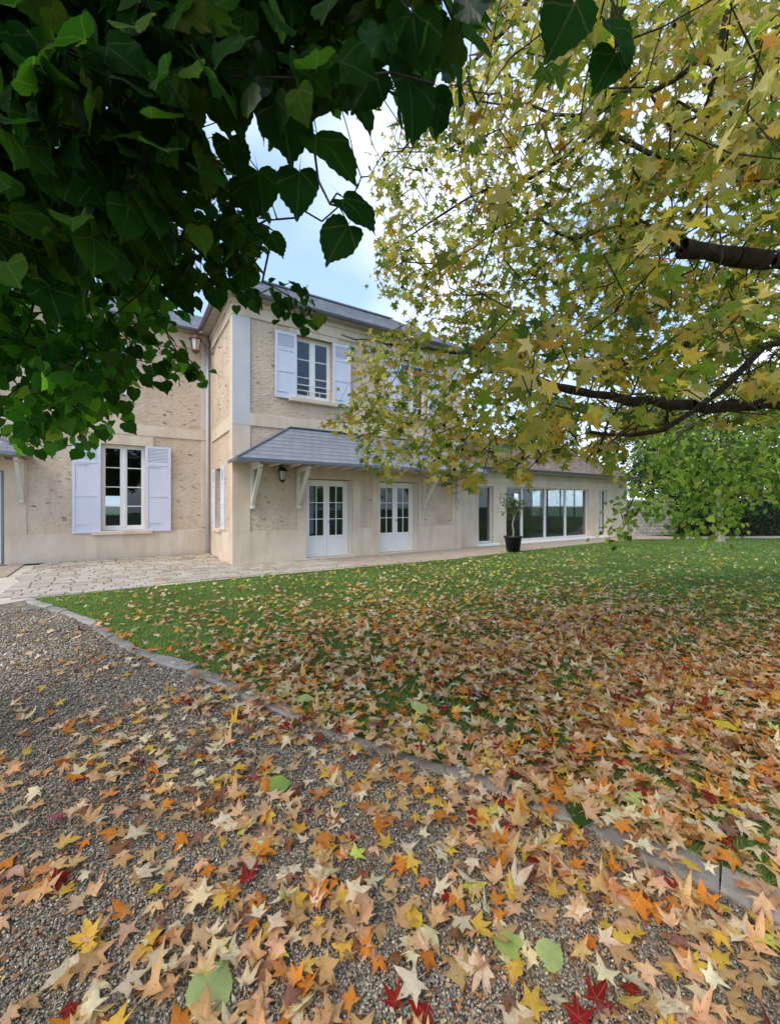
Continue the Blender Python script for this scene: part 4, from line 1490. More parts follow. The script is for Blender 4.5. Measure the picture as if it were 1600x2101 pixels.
tag(scatter('fallen_leaves', STAR + STARCURL, posF[rest], rotF[rest], sizes[rest], fc[rest], M['star_m']), kind='stuff')

# odd leaves from the lime tree on the ground
HM = [np_mesh('fallen_lime_leaf', v, tt, M['lime_o'], None, v[:, :2], True) for v, tt in HEARTF]


def ground_leaf(px, py, col, size, yaw_, tilt_, label, k=0, lift=.03, width=1.0):
    d_ = FPX * EYE / (py - HY)
    x_ = (px - HX) / FPX * d_
    rm = frames(np.array([[math.cos(yaw_), math.sin(yaw_), 0]]), np.array([[math.sin(tilt_), -.3 * math.sin(tilt_), math.cos(tilt_)]]))[0]
    o = link('fallen_lime_leaf', HM[k])
    o.matrix_world = Matrix([[rm[r][0] * size * width, rm[r][1] * size, rm[r][2] * size, (x_, d_, lift)[r]] for r in range(3)] + [[0, 0, 0, 1]])
    o.color = (*col, 1)
    tag(o, label, 'leaf', 'fallen oval leaves from the lime tree')


GRN = srgb(168, 184, 126)
ground_leaf(412, 2080, GRN, .125, R(75), .25, 'large pale green heart shaped leaf lying on the bare gravel at the bottom edge', 0)
ground_leaf(555, 1625, srgb(140, 170, 90), .105, R(20), .5, 'folded mid green leaf lying alone on gravel, near the middle of the path', 1)
ground_leaf(852, 1915, srgb(212, 186, 70), .085, R(100), .3, 'yellow oval leaf standing out on the gravel below the middle', 2, width=.62)
ground_leaf(1115, 1990, srgb(172, 186, 124), .085, R(35), .3, 'pale green leaf, right one of two overlapping on gravel near the bottom edge', 3)
ground_leaf(1062, 1968, srgb(156, 176, 108), .085, R(150), .2, 'green leaf, left one of two overlapping on gravel near the bottom edge', 4)
ground_leaf(1172, 1700, srgb(60, 80, 36), .11, R(10), .5, 'dark green leaf beside the near end of the kerb stones', 5, .06)
ground_leaf(1315, 1685, srgb(196, 206, 130), .095, R(120), .4, 'pale yellow green oval leaf on the lawn just behind the kerb', 6, .07)
ground_leaf(615, 1452, srgb(180, 196, 138), .11, R(-10), .25, 'pale green leaf lying across the kerb stones left of centre', 0, .075)
ground_leaf(1470, 1508, srgb(208, 196, 70), .12, R(-25), .3, 'bright yellow oval leaf on the leafy lawn at right', 2, .07)
ground_leaf(855, 1478, srgb(186, 204, 138), .12, R(60), .3, 'pale green upright leaf on the leafy lawn behind the kerb', 3, .07)
ground_leaf(1000, 1580, srgb(214, 206, 130), .09, R(-60), .3, 'cream yellow leaf lying on dark grass past the kerb in the middle', 5, .07)

# ================================================================== LAMPS, POT
def lantern(name, loc, label, scale=1.0, mat='iron', hang=False):
    o = empty(name, loc)
    tag(o, label, 'lantern', 'lanterns on the house walls')
    s = scale
    m = MB()
    m.lathe([(.015 * s, .30 * s), (.05 * s, .285 * s), (.135 * s, .20 * s), (.14 * s, .185 * s), (.10 * s, .185 * s)], 6)
    m.build('lamp_cap', M[mat], o)
    m = MB()
    for i in range(6):
        t = 2 * math.pi * i / 6
        m.tube((.105 * s * math.cos(t), .105 * s * math.sin(t), .185 * s), (.07 * s * math.cos(t), .07 * s * math.sin(t), -.05 * s), .008 * s, None, 5)
    m.lathe([(.075 * s, -.035 * s), (.085 * s, -.05 * s), (.06 * s, -.075 * s), (.012 * s, -.11 * s), (.004 * s, -.14 * s)], 6)
    m.build('lamp_cage', M[mat], o)
    MB().lathe([(.098 * s, .182 * s), (.064 * s, -.045 * s)], 6).build('lamp_glass', M['lampglass'], o)
    return o


lp = H(-.50, -2.88, 6.42)
lt = lantern('wall_lantern', lp, 'rusty brown lantern on a long arm high in the corner of the two walls', 1.5, 'rust')
wp = Vector(H(-.03, -2.80, 6.30) - lp)
m = MB().tube((0, 0, .44), Vector((0, 0, .52)), .012, None, 5)
m.tube((0, 0, .48), wp + Vector((0, 0, .02)), .014, None, 6).tube(Vector((0, 0, .5)) * .5 + wp * .5, wp + Vector((0, 0, -.45)), .010, None, 5)
m.build('wall_arm', M['rust'], lt)
MB().tube(wp, Vector(H(-.05, -.45, 6.86) - lp), .012, None, 5).build('stay_rod', M['zinc'], lt)
for px_s, px_t, zz, lab in ((1.22, .22, 2.28, 'dark lantern under the slate awning, left of the first french door'), (7.10, .22, 2.36, 'black lantern under the right end of the slate awning')):
    lp = H(px_s, px_t, zz)
    lt = lantern('wall_lantern', lp, lab, 1.05)
    q = Vector(-N * px_t * .98)
    MB().tube((0, 0, .30), (0, 0, .38), .012, None, 5).tube((0, 0, .38), q + Vector((0, 0, .30)), .012, None, 5).tube((0, 0, .36), q + Vector((0, 0, .08)), .009, None, 5).tube(q + Vector((0, 0, .0)), q + Vector((0, 0, .4)), .02, None, 6).build('wall_arm', M['iron'], lt)

pp = np.array((4.07, 13.72, .008))
pot = empty('planter', pp)
tag(pot, 'black round plastic plant pot on the path before the glass doors', 'plant pot')
MB().lathe([(0.0, .0), (.205, .0), (.275, .47), (.30, .475), (.305, .53), (.285, .535), (.265, .46)], 24).build('pot_body', M['pot'], pot, True)
MB().lathe([(.27, .47), (0.0, .49)], 24).build('potting_soil', M['soil'], pot)

# ================================================================== TREES
def nearest_tree(root, limbs, tips, sub=.16, jit=.05, sag=.0):
    """grow thin branches from limb points to every tip. limbs: list of (points, r0, r1). returns nodes, parents, radii, tip node ids"""
    nodes, par, fixed = [], [], []
    for pts, r0, r1 in limbs:
        pts = [np.array(p, float) for p in pts]
        # catmull-rom through the points
        ex = [2 * pts[0] - pts[1]] + pts + [2 * pts[-1] - pts[-2]]
        out = []
        for i in range(1, len(ex) - 2):
            L = np.linalg.norm(ex[i + 1] - ex[i])
            k = max(2, int(L / sub))
            for j in range(k):
                t = j / k
                a, b, c, d_ = ex[i - 1], ex[i], ex[i + 1], ex[i + 2]
                out.append(.5 * ((2 * b) + (c - a) * t + (2 * a - 5 * b + 4 * c - d_) * t * t + (3 * b - a - 3 * c + d_) * t ** 3))
        out.append(pts[-1])
        if nodes:
            q = np.array(nodes)
            prev = int(np.argmin(((q - out[0]) ** 2).sum(1)))
        else: prev = -1
        for i, p in enumerate(out):
            f = i / (len(out) - 1)
            nodes.append(p + RNG.normal(0, .012 + .12 * min(r0, .1) * (i > 2), 3) * (i > 0)); par.append(prev); fixed.append((r0 + (r1 - r0) * f) * (1 + .16 * math.sin(i * 2.4 + r0 * 90)))
            prev = len(nodes) - 1
    arr = np.zeros((len(nodes) + len(tips) * 14, 3))
    arr[:len(nodes)] = nodes
    cnt = len(nodes)
    pl, fx = list(par), list(fixed)
    od = np.array([np.min(((arr[:cnt] - t) ** 2).sum(1)) for t in tips])
    ids = []
    for ti in np.argsort(od):
        t = tips[ti]
        dd = ((arr[:cnt] - t) ** 2).sum(1)
        j = int(np.argmin(dd))
        L = math.sqrt(dd[j])
        k = int(min(10, max(1, L / sub)))
        a = arr[j].copy()
        prev = j
        for i in range(1, k + 1):
            f = i / k
            p = a + (t - a) * f
            p[2] += -sag * L * math.sin(math.pi * f) if sag else 0
            if i < k: p = p + RNG.normal(0, jit * min(L, 1) * .5, 3)
            arr[cnt] = p
            pl.append(prev); fx.append(0.0)
            prev = cnt
            cnt += 1
        ids.append((ti, prev))
    arr = arr[:cnt]
    rad = np.zeros(cnt)
    ch = np.zeros(cnt)
    for i in range(cnt - 1, -1, -1):
        rad[i] = max(ch[i] ** (1 / 2.4) if ch[i] > 0 else .0028, .0028)
        if fx[i] > 0: rad[i] = max(fx[i], .003)
        if pl[i] >= 0: ch[pl[i]] += min(rad[i], .02) ** 2.4
    for i in range(cnt):
        if fx[i] == 0 and pl[i] >= 0: rad[i] = min(rad[i], max(.0025, rad[pl[i]]))
    return arr, pl, rad, fx, ids


def wood(nodes, par, rad, fx, root, parent, mat_l, mat_t):
    limb, twig = MB(), MB()
    b = np.array(root)
    for i in range(len(nodes)):
        j = par[i]
        if j < 0: continue
        big = fx[i] > 0
        r0 = rad[j] if (fx[j] > 0) == big else rad[i]
        (limb if big else twig).tube(nodes[j] - b, nodes[i] - b, r0, rad[i], 9 if big else 4, cap=False)
    limb.build('limb', mat_l, parent, True)
    o = twig.build('twigs', mat_t, parent)
    o['kind'] = 'stuff'


def inpoly(x, y, poly):
    c = np.zeros(len(x), bool)
    n_ = len(poly)
    for i in range(n_):
        x1, y1 = poly[i]; x2, y2 = poly[(i + 1) % n_]
        k = ((y1 > y) != (y2 > y)) & (x < (x2 - x1) * (y - y1) / (y2 - y1 + 1e-9) + x1)
        c ^= k
    return c


def seen_at(p):
    return HX + p[:, 0] / p[:, 1] * FPX, HY - (p[:, 2] - EYE) / p[:, 1] * FPX


def single_leaves(name, idx, temps_me, pos, rot, scl, col, parent, base):
    for i in idx:
        o = link(name, temps_me[int(RNG.integers(0, len(temps_me)))], parent)
        o.matrix_basis = Matrix([[*(rot[i][r] * scl[i]), pos[i][r] - base[r]] for r in range(3)] + [[0, 0, 0, 1]])
        o.color = (*col[i], 1)


# ---- sweetgum on the right: its trunk stands just outside the picture, the crown hangs in from the right
GB = np.array((5.5, 3.6, 0.0))
gum = empty('sweetgum_tree', GB)
tag(gum, 'sweetgum tree with yellow and green star leaves hanging in from the right', 'tree')
gl = [([GB + (0, 0, -.1), GB + (.02, .02, 1.5), GB + (-.05, .05, 3.0), GB + (0, 0, 5.2), GB + (.1, .1, 8.4)], .24, .09),
      ([GB + (-.05, .04, 2.5), P(1720, 545, 3.5), P(1560, 535, 3.4), P(1395, 512, 3.35)], .10, .066),
      ([P(1395, 512, 3.35), P(1310, 450, 3.45), P(1180, 490, 3.7), P(1060, 450, 3.95), P(900, 560, 4.5)], .022, .006),
      ([GB + (-.03, .04, 2.1), P(1700, 835, 4.3), P(1500, 835, 4.3), P(1330, 828, 4.4), P(1130, 788, 4.6)], .075, .042),
      ([P(1130, 788, 4.6), P(1000, 735, 4.9), P(880, 715, 5.2), P(700, 690, 5.6)], .032, .007),
      ([GB + (-.05, .05, 2.9), P(1640, 690, 3.7), P(1530, 750, 3.7), P(1420, 845, 3.75), P(1300, 895, 3.9), P(1210, 885, 4.1)], .055, .016),
      ([GB + (0, 0, 3.6), P(1720, 330, 3.3), P(1600, 370, 3.2), P(1500, 330, 3.15), P(1340, 315, 3.3), P(1220, 270, 3.5), P(1090, 370, 3.9), P(1000, 390, 4.2), P(880, 455, 4.5), P(770, 560, 5.0)], .036, .006),
      ([GB + (0, 0, 5.0), P(1700, -250, 3.0), P(1515, -60, 2.7), P(1470, 130, 2.75), P(1440, 290, 2.95)], .055, .014),
      ([GB + (0, 0, 5.4), P(1500, -300, 3.1), P(1200, -100, 3.3), P(960, 140, 3.9), P(830, 330, 4.8)], .045, .008),
      ([P(1440, 120, 2.8), P(1330, 190, 2.9), P(1180, 230, 3.2), P(980, 200, 3.6)], .020, .006),
      ([P(1000, 735, 4.9), P(940, 800, 5.0), P(900, 880, 5.1)], .010, .004),
      ([P(1330, 828, 4.4), P(1130, 880, 4.6), P(1080, 920, 4.7)], .012, .004),
      ([GB + (0, 0, 4.2), P(1900, 300, 5.0), P(1500, 480, 6.0), P(1200, 560, 6.6)], .045, .008),
      ([GB + (.1, 0, 3.2), GB + (1.5, -.8, 4.0), GB + (2.6, -1.4, 4.4)], .06, .012),
      ([GB + (.1, .1, 4.4), GB + (1.2, 1.6, 5.4), GB + (2.0, 2.8, 6.0)], .06, .012),
      ([GB + (.0, -.1, 5.0), GB + (-.4, -1.6, 5.6), GB + (-.8, -2.6, 5.7)], .05, .012)]
GUMPOLY = [(960, -900), (965, 90), (905, 180), (800, 250), (745, 260), (735, 330), (775, 400), (765, 500), (770, 590), (835, 660), (760, 690), (700, 715), (735, 790), (640, 880), (730, 905), (735, 950), (800, 1000),
           (850, 960), (905, 1010), (985, 1015), (1000, 955), (1050, 985), (1085, 1000), (1085, 935), (1160, 965), (1185, 930), (1265, 985), (1300, 900), (1400, 880), (1600, 860), (2500, 820), (2600, -900)]
nt_ = 3150
px = RNG.uniform(620, 2400, nt_ * 4); py = RNG.uniform(-800, 1010, nt_ * 4)
ok = inpoly(px, py, GUMPOLY)
dens = np.clip(.75 + (py - 500) / 700, .62, 1.25) * np.clip(.8 + (px - 760) / 500, .6, 1.0) * np.where(py < -50, .3, 1) * np.where(px > 1640, .3, 1)
ok &= RNG.random(len(px)) < dens
px, py = px[ok][:nt_], py[ok][:nt_]
base_d = np.interp(px, [650, 900, 1250, 1600, 2400], [5.6, 5.0, 4.3, 3.7, 3.6]) * np.interp(py, [-800, 0, 400, 700, 1000], [.95, .92, 1.0, 1.05, 1.08])
dd = base_d * RNG.uniform(.60, 1.22, len(px))
near_m = (RNG.random(len(px)) < .05) & (px > 950)
dd[near_m] = RNG.uniform(1.5, 2.4, near_m.sum())
far_m = RNG.random(len(px)) < .22
dd[far_m] *= RNG.uniform(1.1, 1.5, far_m.sum())
tips = np.array([P(a, b, c) for a, b, c in zip(px, py, dd)])
tips = tips[tips[:, 2] < 9.0]
nodes, par, rad, fx, ids = nearest_tree(GB, gl, tips, .2, .12)
wood(nodes, par, rad, fx, GB, gum, m_plain('dark_rough_bark', (.055, .046, .036), .95, .4, 14, .1, bump=1.0, grain=30), M['barkdark'])
# leaves round each twig end
L_pos, L_tip = [], []
for ti, nd in ids:
    a, b = nodes[par[nd]], nodes[nd]
    k = int(RNG.integers(6, 10))
    for i in range(k):
        f = RNG.uniform(-.4, 1.25)
        off_ = RNG.normal(0, .085, 3)
        L_pos.append(a + (b - a) * f + off_ * (1, 1, .8) - np.array((0, 0, .03)))
        L_tip.append(off_ * 6 + RNG.normal(0, .35, 3) + np.array((0, 0, -.75)))
L_pos, L_tip = np.array(L_pos), np.array(L_tip)
lx, ly = seen_at(L_pos)
ok = inpoly(lx, ly, GUMPOLY) | (RNG.random(len(lx)) < .25) & (lx > 690) & (ly < 880)
GAP = [(640, 240), (700, 300), (745, 330), (775, 440), (750, 600), (800, 645), (700, 640), (560, 560), (430, 290)]
ok &= ~inpoly(lx, ly, GAP)
ok &= L_pos[:, 1] > 1.0
# keep the big limbs bare: few leaves grow close in front of old wood
for pl_, r0_, r1_ in (gl[1], gl[3], gl[5]):
    for a_, b_ in zip(pl_[:-1], pl_[1:]):
        for f_ in np.linspace(0, 1, 14):
            c_ = np.array(a_) * (1 - f_) + np.array(b_) * f_
            v_ = c_ - np.array((0, 0, EYE))
            q_ = L_pos - np.array((0, 0, EYE))
            tt_ = np.clip((q_ @ v_) / (v_ @ v_), 0, 1.04)
            ok &= (np.linalg.norm(q_ - tt_[:, None] * v_, axis=1) > (.075 + r0_ * .6) * tt_) | (tt_ >= 1.03) | (RNG.random(len(q_)) < .25)
L_pos, L_tip, lx, ly = L_pos[ok], L_tip[ok], lx[ok], ly[ok]
n = len(L_pos)
nr = RNG.normal(0, .75, (n, 3)) + np.array((-.25, -.55, .55))
rotG = frames(L_tip, nr)
sG = RNG.uniform(.047, .078, n) * np.interp(lx, [700, 1200], [.86, 1.05])
GY = [srgb(178, 172, 92), srgb(200, 176, 80), srgb(142, 154, 58), srgb(106, 132, 44), srgb(212, 192, 132), srgb(200, 146, 66), srgb(74, 100, 42)]
cG, _ = palette(n, GY, [5, 5.5, 5.5, 4, 2, .6, 1.2], .14)
up = ly < 420
c2, _ = palette(n, GY, [6, 3, 3, 2, 4, .8, 1], .12)
cG[up] = c2[up]
gr_ = cG.mean(1, keepdims=True)
cG = np.clip(cG * .95, 0, .9) * RNG.uniform(.6, 1.2, (n, 1))
big = np.argsort(L_pos[:, 1] + 10 * ((lx < 0) | (lx > 1620) | (ly < -20)))[:300]
GM = [np_mesh('leaf', v, tt, M['gum_o'], None, v[:, :2], True) for v, tt in STAR]
single_leaves('leaf', big, GM, L_pos, rotG, sG, cG, gum, GB)
rest = np.setdiff1d(np.arange(n), big)
scatter('foliage', STARLO, L_pos[rest], rotG[rest], sG[rest], cG[rest], M['gum_m'], gum, GB, 'stuff')
# seed balls
m = MB()
ico = np.array([(math.cos(a) * math.cos(b), math.sin(a) * math.cos(b), math.sin(b)) for b in (-.9, 0, .9) for a in np.arange(0, 6.28, 1.047)])
for v in ico: m.tube(Vector(v) * .003, Vector(v) * random.uniform(.0155, .019), .006, .001, 4, False)
m.lathe([(0, -.013), (.009, -.009), (.0135, 0), (.009, .009), (0, .013)], 7)
m.tube((0, 0, .012), (.006, 0, .07), .0012, None, 3, False)
sb = m.mesh('seed_ball', M['seed'])
cand = np.where((L_pos[:, 1] > 1.8) & (lx > 650) & (lx < 1600) & (ly > 0))[0]
for i in RNG.choice(cand, 90, replace=False):
    o = link('seed_ball', sb, gum, L_pos[i] - GB - np.array((0, 0, .05)))
    o.scale = (1.1,) * 3

# ---- lime tree on the left: trunk outside the picture, branches overhead
LB = np.array((-3.5, 2.1, 0.0))
lime = empty('lime_tree', LB)
tag(lime, 'lime tree with dark green heart shaped leaves filling the upper left corner', 'tree')
ll = [([LB + (0, 0, -.1), LB + (.03, 0, 1.4), LB + (.1, .05, 2.8), LB + (.1, .1, 5.0)], .20, .10),
      ([LB + (.1, .03, 2.3), P(-150, 420, 2.3), P(80, 480, 2.25), P(240, 560, 2.3), P(330, 660, 2.5)], .05, .008),
      ([LB + (.08, .03, 2.0), P(-120, 640, 2.9), P(60, 700, 3.0), P(180, 820, 3.1)], .035, .006),
      ([LB + (.1, .03, 2.6), P(-200, 100, 1.7), P(100, 130, 1.5), P(330, 160, 1.4), P(560, 110, 1.3), P(760, 40, 1.2)], .05, .007),
      ([LB + (.1, .03, 3.2), P(-100, -300, 1.6), P(300, -250, 1.4), P(640, -160, 1.2), P(950, -90, 1.1), P(1260, -60, 1.05)], .05, .005),
      ([P(330, 160, 1.4), P(420, 260, 1.55), P(470, 380, 1.8), P(500, 500, 2.2), P(560, 590, 2.9), P(640, 640, 3.1)], .014, .004),
      ([P(240, 560, 2.3), P(330, 640, 2.8), P(360, 720, 3.2), P(420, 765, 3.3)], .010, .004),
      ([P(560, 110, 1.3), P(630, 190, 1.12), P(645, 320, 1.1), P(668, 400, 1.1)], .006, .0025),
      ([LB + (.1, 0, 3.6), (-2.2, .4, 4.2), (-.8, -.4, 4.0), (.4, -.8, 3.8)], .06, .01),
      ([LB + (0, .1, 3.4), (-4.4, 3.4, 4.6), (-4.8, 4.6, 5.2)], .06, .012),
      ([LB + (-.1, 0, 3.0), (-5.0, 1.2, 4.2), (-5.8, .6, 4.6)], .06, .012)]
NEARP = [(-500, -700), (940, -700), (950, 120), (850, 250), (720, 225), (640, 190), (540, 170), (490, 205), (440, 190), (380, 300), (330, 360), (300, 450), (200, 520), (60, 560), (-400, 560)]  # extended past the frame: unseen leaves there shade the visible ones
FARP = [(-300, 150), (320, 230), (450, 330), (560, 380), (575, 470), (520, 545), (470, 590), (385, 605), (345, 652), (312, 697), (292, 755), (245, 788), (195, 838), (150, 880), (60, 870), (-300, 860)]
tipsL, kindL = [], []


def add_tips(poly, cnt, dfun, kind):
    xs, ys = [p_[0] for p_ in poly], [p_[1] for p_ in poly]
    got = 0
    while got < cnt:
        a, b = RNG.uniform(min(xs), max(xs)), RNG.uniform(min(ys), max(ys))
        if inpoly(np.array([a]), np.array([b]), poly)[0]:
            tipsL.append(P(a, b, dfun(a, b))); kindL.append(kind); got += 1


add_tips(NEARP, 820, lambda a, b: RNG.uniform(.95, 1.9), 0)
add_tips(FARP, 680, lambda a, b: RNG.uniform(1.7, 3.3), 1)
add_tips([(380, 560), (640, 560), (690, 660), (560, 650), (460, 600)], 14, lambda a, b: RNG.uniform(2.9, 3.2), 2)
add_tips([(320, 700), (410, 730), (425, 780), (330, 770)], 14, lambda a, b: RNG.uniform(3.1, 3.4), 2)
add_tips([(20, 830), (220, 840), (260, 915), (40, 920)], 16, lambda a, b: RNG.uniform(2.6, 3.1), 2)
for _ in range(170):     # unseen crown overhead and behind, added to block sky light
    tipsL.append(np.array((RNG.uniform(-5.5, .6), RNG.uniform(-1.4, 3.6), RNG.uniform(3.6, 5.6)))); kindL.append(3)
tipsL, kindL = np.array(tipsL), np.array(kindL)
nodes, par, rad, fx, ids = nearest_tree(LB, ll, tipsL, .12, .12)
wood(nodes, par, rad, fx, LB, lime, M['bark'], M['barkdark'])
L_pos, L_tip, L_sz = [], [], []
for ti, nd in ids:
    kd_ = kindL[ti]
    k = {0: 8, 1: 8, 2: 4, 3: 14}[int(kd_)]
    a, b = nodes[par[nd]], nodes[nd]
    for i in range(k):
        sp = {0: .06, 1: .075, 2: .04, 3: .22}[int(kd_)]
        off_ = RNG.normal(0, sp, 3)
        L_pos.append(a + (b - a) * RNG.uniform(-.3, 1.1) + off_)
        L_tip.append(off_ * 5 + RNG.normal(0, .3, 3) + np.array((.15, 0, -.8)))
        L_sz.append(RNG.uniform(.066, .104) if kd_ in (0, 3) else RNG.uniform(.05, .078))
L_pos, L_tip, L_sz = np.array(L_pos), np.array(L_tip), np.array(L_sz)
lx, ly = seen_at(np.where(L_pos[:, 1:2] > .1, L_pos, (0, .1, 60)))
frame_in = (L_pos[:, 1] > .1)
SKYGAP = [(365, 215), (400, 185), (470, 230), (640, 195), (720, 240), (850, 275), (900, 280), (790, 660), (690, 600), (560, 560), (530, 560), (520, 540), (560, 480), (520, 350), (440, 330)]
HOLE = [(455, 150), (490, 140), (500, 190), (470, 185)]
VIEW = [(330, 790), (420, 800), (500, 680), (690, 700), (1100, 640), (1700, 900), (1700, 2200), (-200, 2200), (-200, 960), (60, 930), (290, 930)]
RIGHTN = [(870, 300), (960, 150), (965, -120), (1700, -120), (1700, 700), (900, 700)]
bad = frame_in & (inpoly(lx, ly, SKYGAP) | inpoly(lx, ly, HOLE) | inpoly(lx, ly, VIEW) | inpoly(lx, ly, RIGHTN))
bad |= frame_in & (L_pos[:, 1] < .75) & (np.abs(L_pos[:, 0]) < 1.2 * L_pos[:, 1]) & (L_pos[:, 2] < 3.4)
bad |= frame_in & inpoly(lx, ly, [(375, 655), (475, 630), (485, 730), (375, 745)])
bad |= frame_in & (lx > 700) & (lx < 1000) & (ly > -30) & (ly < 300) & (RNG.random(len(lx)) < .62)
L_pos, L_tip, L_sz = L_pos[~bad], L_tip[~bad], L_sz[~bad]
n = len(L_pos)
nr = RNG.normal(0, .6, (n, 3)) + np.array((.1, -.5, .6))
rotL = frames(L_tip, nr)
LG = [(.014, .050, .006), (.022, .066, .007), (.010, .040, .006), (.045, .098, .010), (.080, .11, .015)]
cL, _ = palette(n, LG, [5, 4, 4, 1.6, .3], .15)
low_ = (L_pos[:, 0] < -1.2) & (L_pos[:, 2] < 3.2)
cL[low_] *= RNG.uniform(1.4, 3.6, (low_.sum(), 1))
# the leaves that hang free against the sky, one by one: px, py of the stalk, distance, length, lean, face
HERO = [(845, 25, 1.0, .118, .15, .25), (840, 150, 1.02, .125, .1, .9), (575, 205, 1.05, .125, .15, .35), (650, 272, 1.08, .122, .75, .45), (615, 350, 1.1, .095, -.1, .2), (705, 405, 1.12, .10, .8, .5), (715, 460, 1.12, .095, -.55, .25),
        (1180, 5, 1.0, .115, -.45, .4), (1250, 45, 1.02, .095, .55, .35), (1265, 105, 1.04, .085, -.5, .3), (505, 375, 1.35, .10, .2, .3), (555, 480, 1.55, .075, .5, .4), (480, 460, 1.6, .085, -.1, .3), (520, 560, 2.6, .075, -.1, .3), (570, 625, 2.9, .08, .05, .4),
        (612, 645, 2.9, .075, .0, .3), (652, 645, 2.9, .078, .1, .5), (500, 600, 2.7, .08, .1, .2), (440, 590, 2.2, .10, .2, .3), (350, 590, 1.7, .11, .7, .9), (470, 285, 1.35, .10, .2, .5), (530, 350, 1.3, .105, .1, .4)]
hp, ht, hn, hs = [], [], [], []
for a, b, d_, L, lean, face in HERO:
    hp.append(P(a, b, d_)); ht.append((lean, 0.1, -1 + .3 * abs(lean))); hn.append((face * .8, -1.0, .25 + face * .5)); hs.append(L * 1.15)
hp, hs = np.array(hp), np.array(hs)
rotH = frames(np.array(ht, float), np.array(hn, float))
cH, _ = palette(len(hp), LG, [2, 1, 5, .2, .05], .1)
HLM = [np_mesh('leaf', v, tt, M['lime_o'], None, v[:, :2], True) for v, tt in HEARTF]
single_leaves('leaf', range(len(hp)), HLM, hp, rotH, hs, cH, lime, LB)
# stalk twigs that carry them
m = MB()
for i, p in enumerate(hp):
    q = nodes[int(np.argmin(((nodes - p) ** 2).sum(1)))]
    mid = (p + q) / 2 + np.array((0, 0, .02))
    m.tube(p - LB, mid - LB, .0016, .0022, 4, False).tube(mid - LB, q - LB, .0022, .003, 4, False)
o = m.build('leaf_stalks', M['barkdark'], lime)
o['kind'] = 'stuff'
lx, ly = seen_at(np.where(L_pos[:, 1:2] > .1, L_pos, (0, .1, 60)))
big = np.argsort(np.where((lx > -20) & (lx < 1620) & (ly > -20) & (L_pos[:, 1] > .3), L_pos[:, 1] / L_sz, 1e6))[:278]
single_leaves('leaf', big, HLM, L_pos, rotL, L_sz, cL, lime, LB)
rest = np.setdiff1d(np.arange(n), big)
scatter('foliage', HEART, L_pos[rest], rotL[rest], L_sz[rest], cL[rest], M['lime_m'], lime, LB, 'stuff')

# ---- bright green tree hanging in at the right, beyond the sweetgum
TB = np.array((9.2, 7.6, 0.0))
tre = empty('maple_tree', TB)
tag(tre, 'bright green tree whose low boughs droop over the lawn at right', 'tree')
tl_ = [([TB + (0, 0, -.1), TB + (0, 0, 1.8), TB + (.1, 0, 3.6), TB + (0, 0, 6.0)], .2, .08),
       ([TB + (0, 0, 2.6), P(1620, 830, 7.0), P(1450, 860, 6.6), P(1340, 950, 6.3), P(1280, 1060, 6.1)], .05, .006),
       ([TB + (0, 0, 2.2), P(1600, 930, 7.0), P(1480, 960, 6.6), P(1400, 1050, 6.3)], .04, .006),
       ([TB + (0, 0, 3.4), P(1650, 700, 7.6), P(1480, 760, 7.4), P(1370, 880, 7.2)], .05, .008),
       ([TB + (0, 0, 3.8), TB + (1.4, .6, 4.6), TB + (2.4, .8, 4.4)], .05, .01),
       ([TB + (0, 0, 3.4), TB + (.2, 1.6, 4.4), TB + (.2, 2.6, 4.3)], .05, .01)]
TPOLY = [(1400, 870), (1500, 845), (1700, 780), (2100, 700), (2100, 1000), (1620, 1040), (1560, 1020), (1500, 1075), (1440, 1080), (1400, 1085), (1340, 1065), (1300, 1040), (1290, 960), (1330, 910)]
tp = []
while len(tp) < 880:
    a, b = RNG.uniform(1230, 2100), RNG.uniform(690, 1110)
    if inpoly(np.array([a]), np.array([b]), TPOLY)[0]: tp.append(P(a, b, RNG.uniform(5.8, 8.4)))
for a, b in [(1275, 1060), (1262, 1085), (1290, 1050), (1255, 1095), (1305, 1030), (1248, 1105), (1268, 1040), (1290, 1020), (1310, 1060), (1280, 1080), (1385, 1095), (1460, 1095), (1415, 1075)]: tp.append(P(a, b, 6.0))
for _ in range(150): tp.append(TB + np.array((RNG.uniform(-1.5, 2.8), RNG.uniform(-1, 2.8), RNG.uniform(3.2, 6.6))))
tp = np.array(tp)
nodes, par, rad, fx, ids = nearest_tree(TB, tl_, tp, .25, .12)
wood(nodes, par, rad, fx, TB, tre, M['bark'], M['barkdark'])
L_pos, L_tip = [], []
for ti, nd in ids:
    a, b = nodes[par[nd]], nodes[nd]
    for i in range(9):
        off_ = RNG.normal(0, .12, 3) * (1, 1, 1.25)
        L_pos.append(a + (b - a) * RNG.uniform(-.2, 1.1) + off_); L_tip.append(off_ * 4 + RNG.normal(0, .3, 3) + np.array((-.3, 0, -.7)))
L_pos, L_tip = np.array(L_pos), np.array(L_tip)
n = len(L_pos)
rotT = frames(L_tip, RNG.normal(0, .6, (n, 3)) + np.array((-.3, -.5, .6)))
sT = RNG.uniform(.055, .09, n)
cT, _ = palette(n, [(.19, .28, .06), (.28, .36, .08), (.13, .20, .045), (.37, .41, .095), (.07, .12, .03)], [4, 4, 3, 2.4, 3], .26)
lx, ly = seen_at(L_pos)
big = np.argsort(np.where((lx < 1600) & (ly > 860), L_pos[:, 1] / sT, 1e6))[:300]
MM = [np_mesh('leaf', v, tt, M['lime_o'], None, v[:, :2], True) for v, tt in HEART[:4]]
single_leaves('leaf', big, MM, L_pos, rotT, sT, cT, tre, TB)
rest = np.setdiff1d(np.arange(n), big)
scatter('foliage', HEART, L_pos[rest], rotT[rest], sT[rest], cT[rest], M['lime_m'], tre, TB, 'stuff')


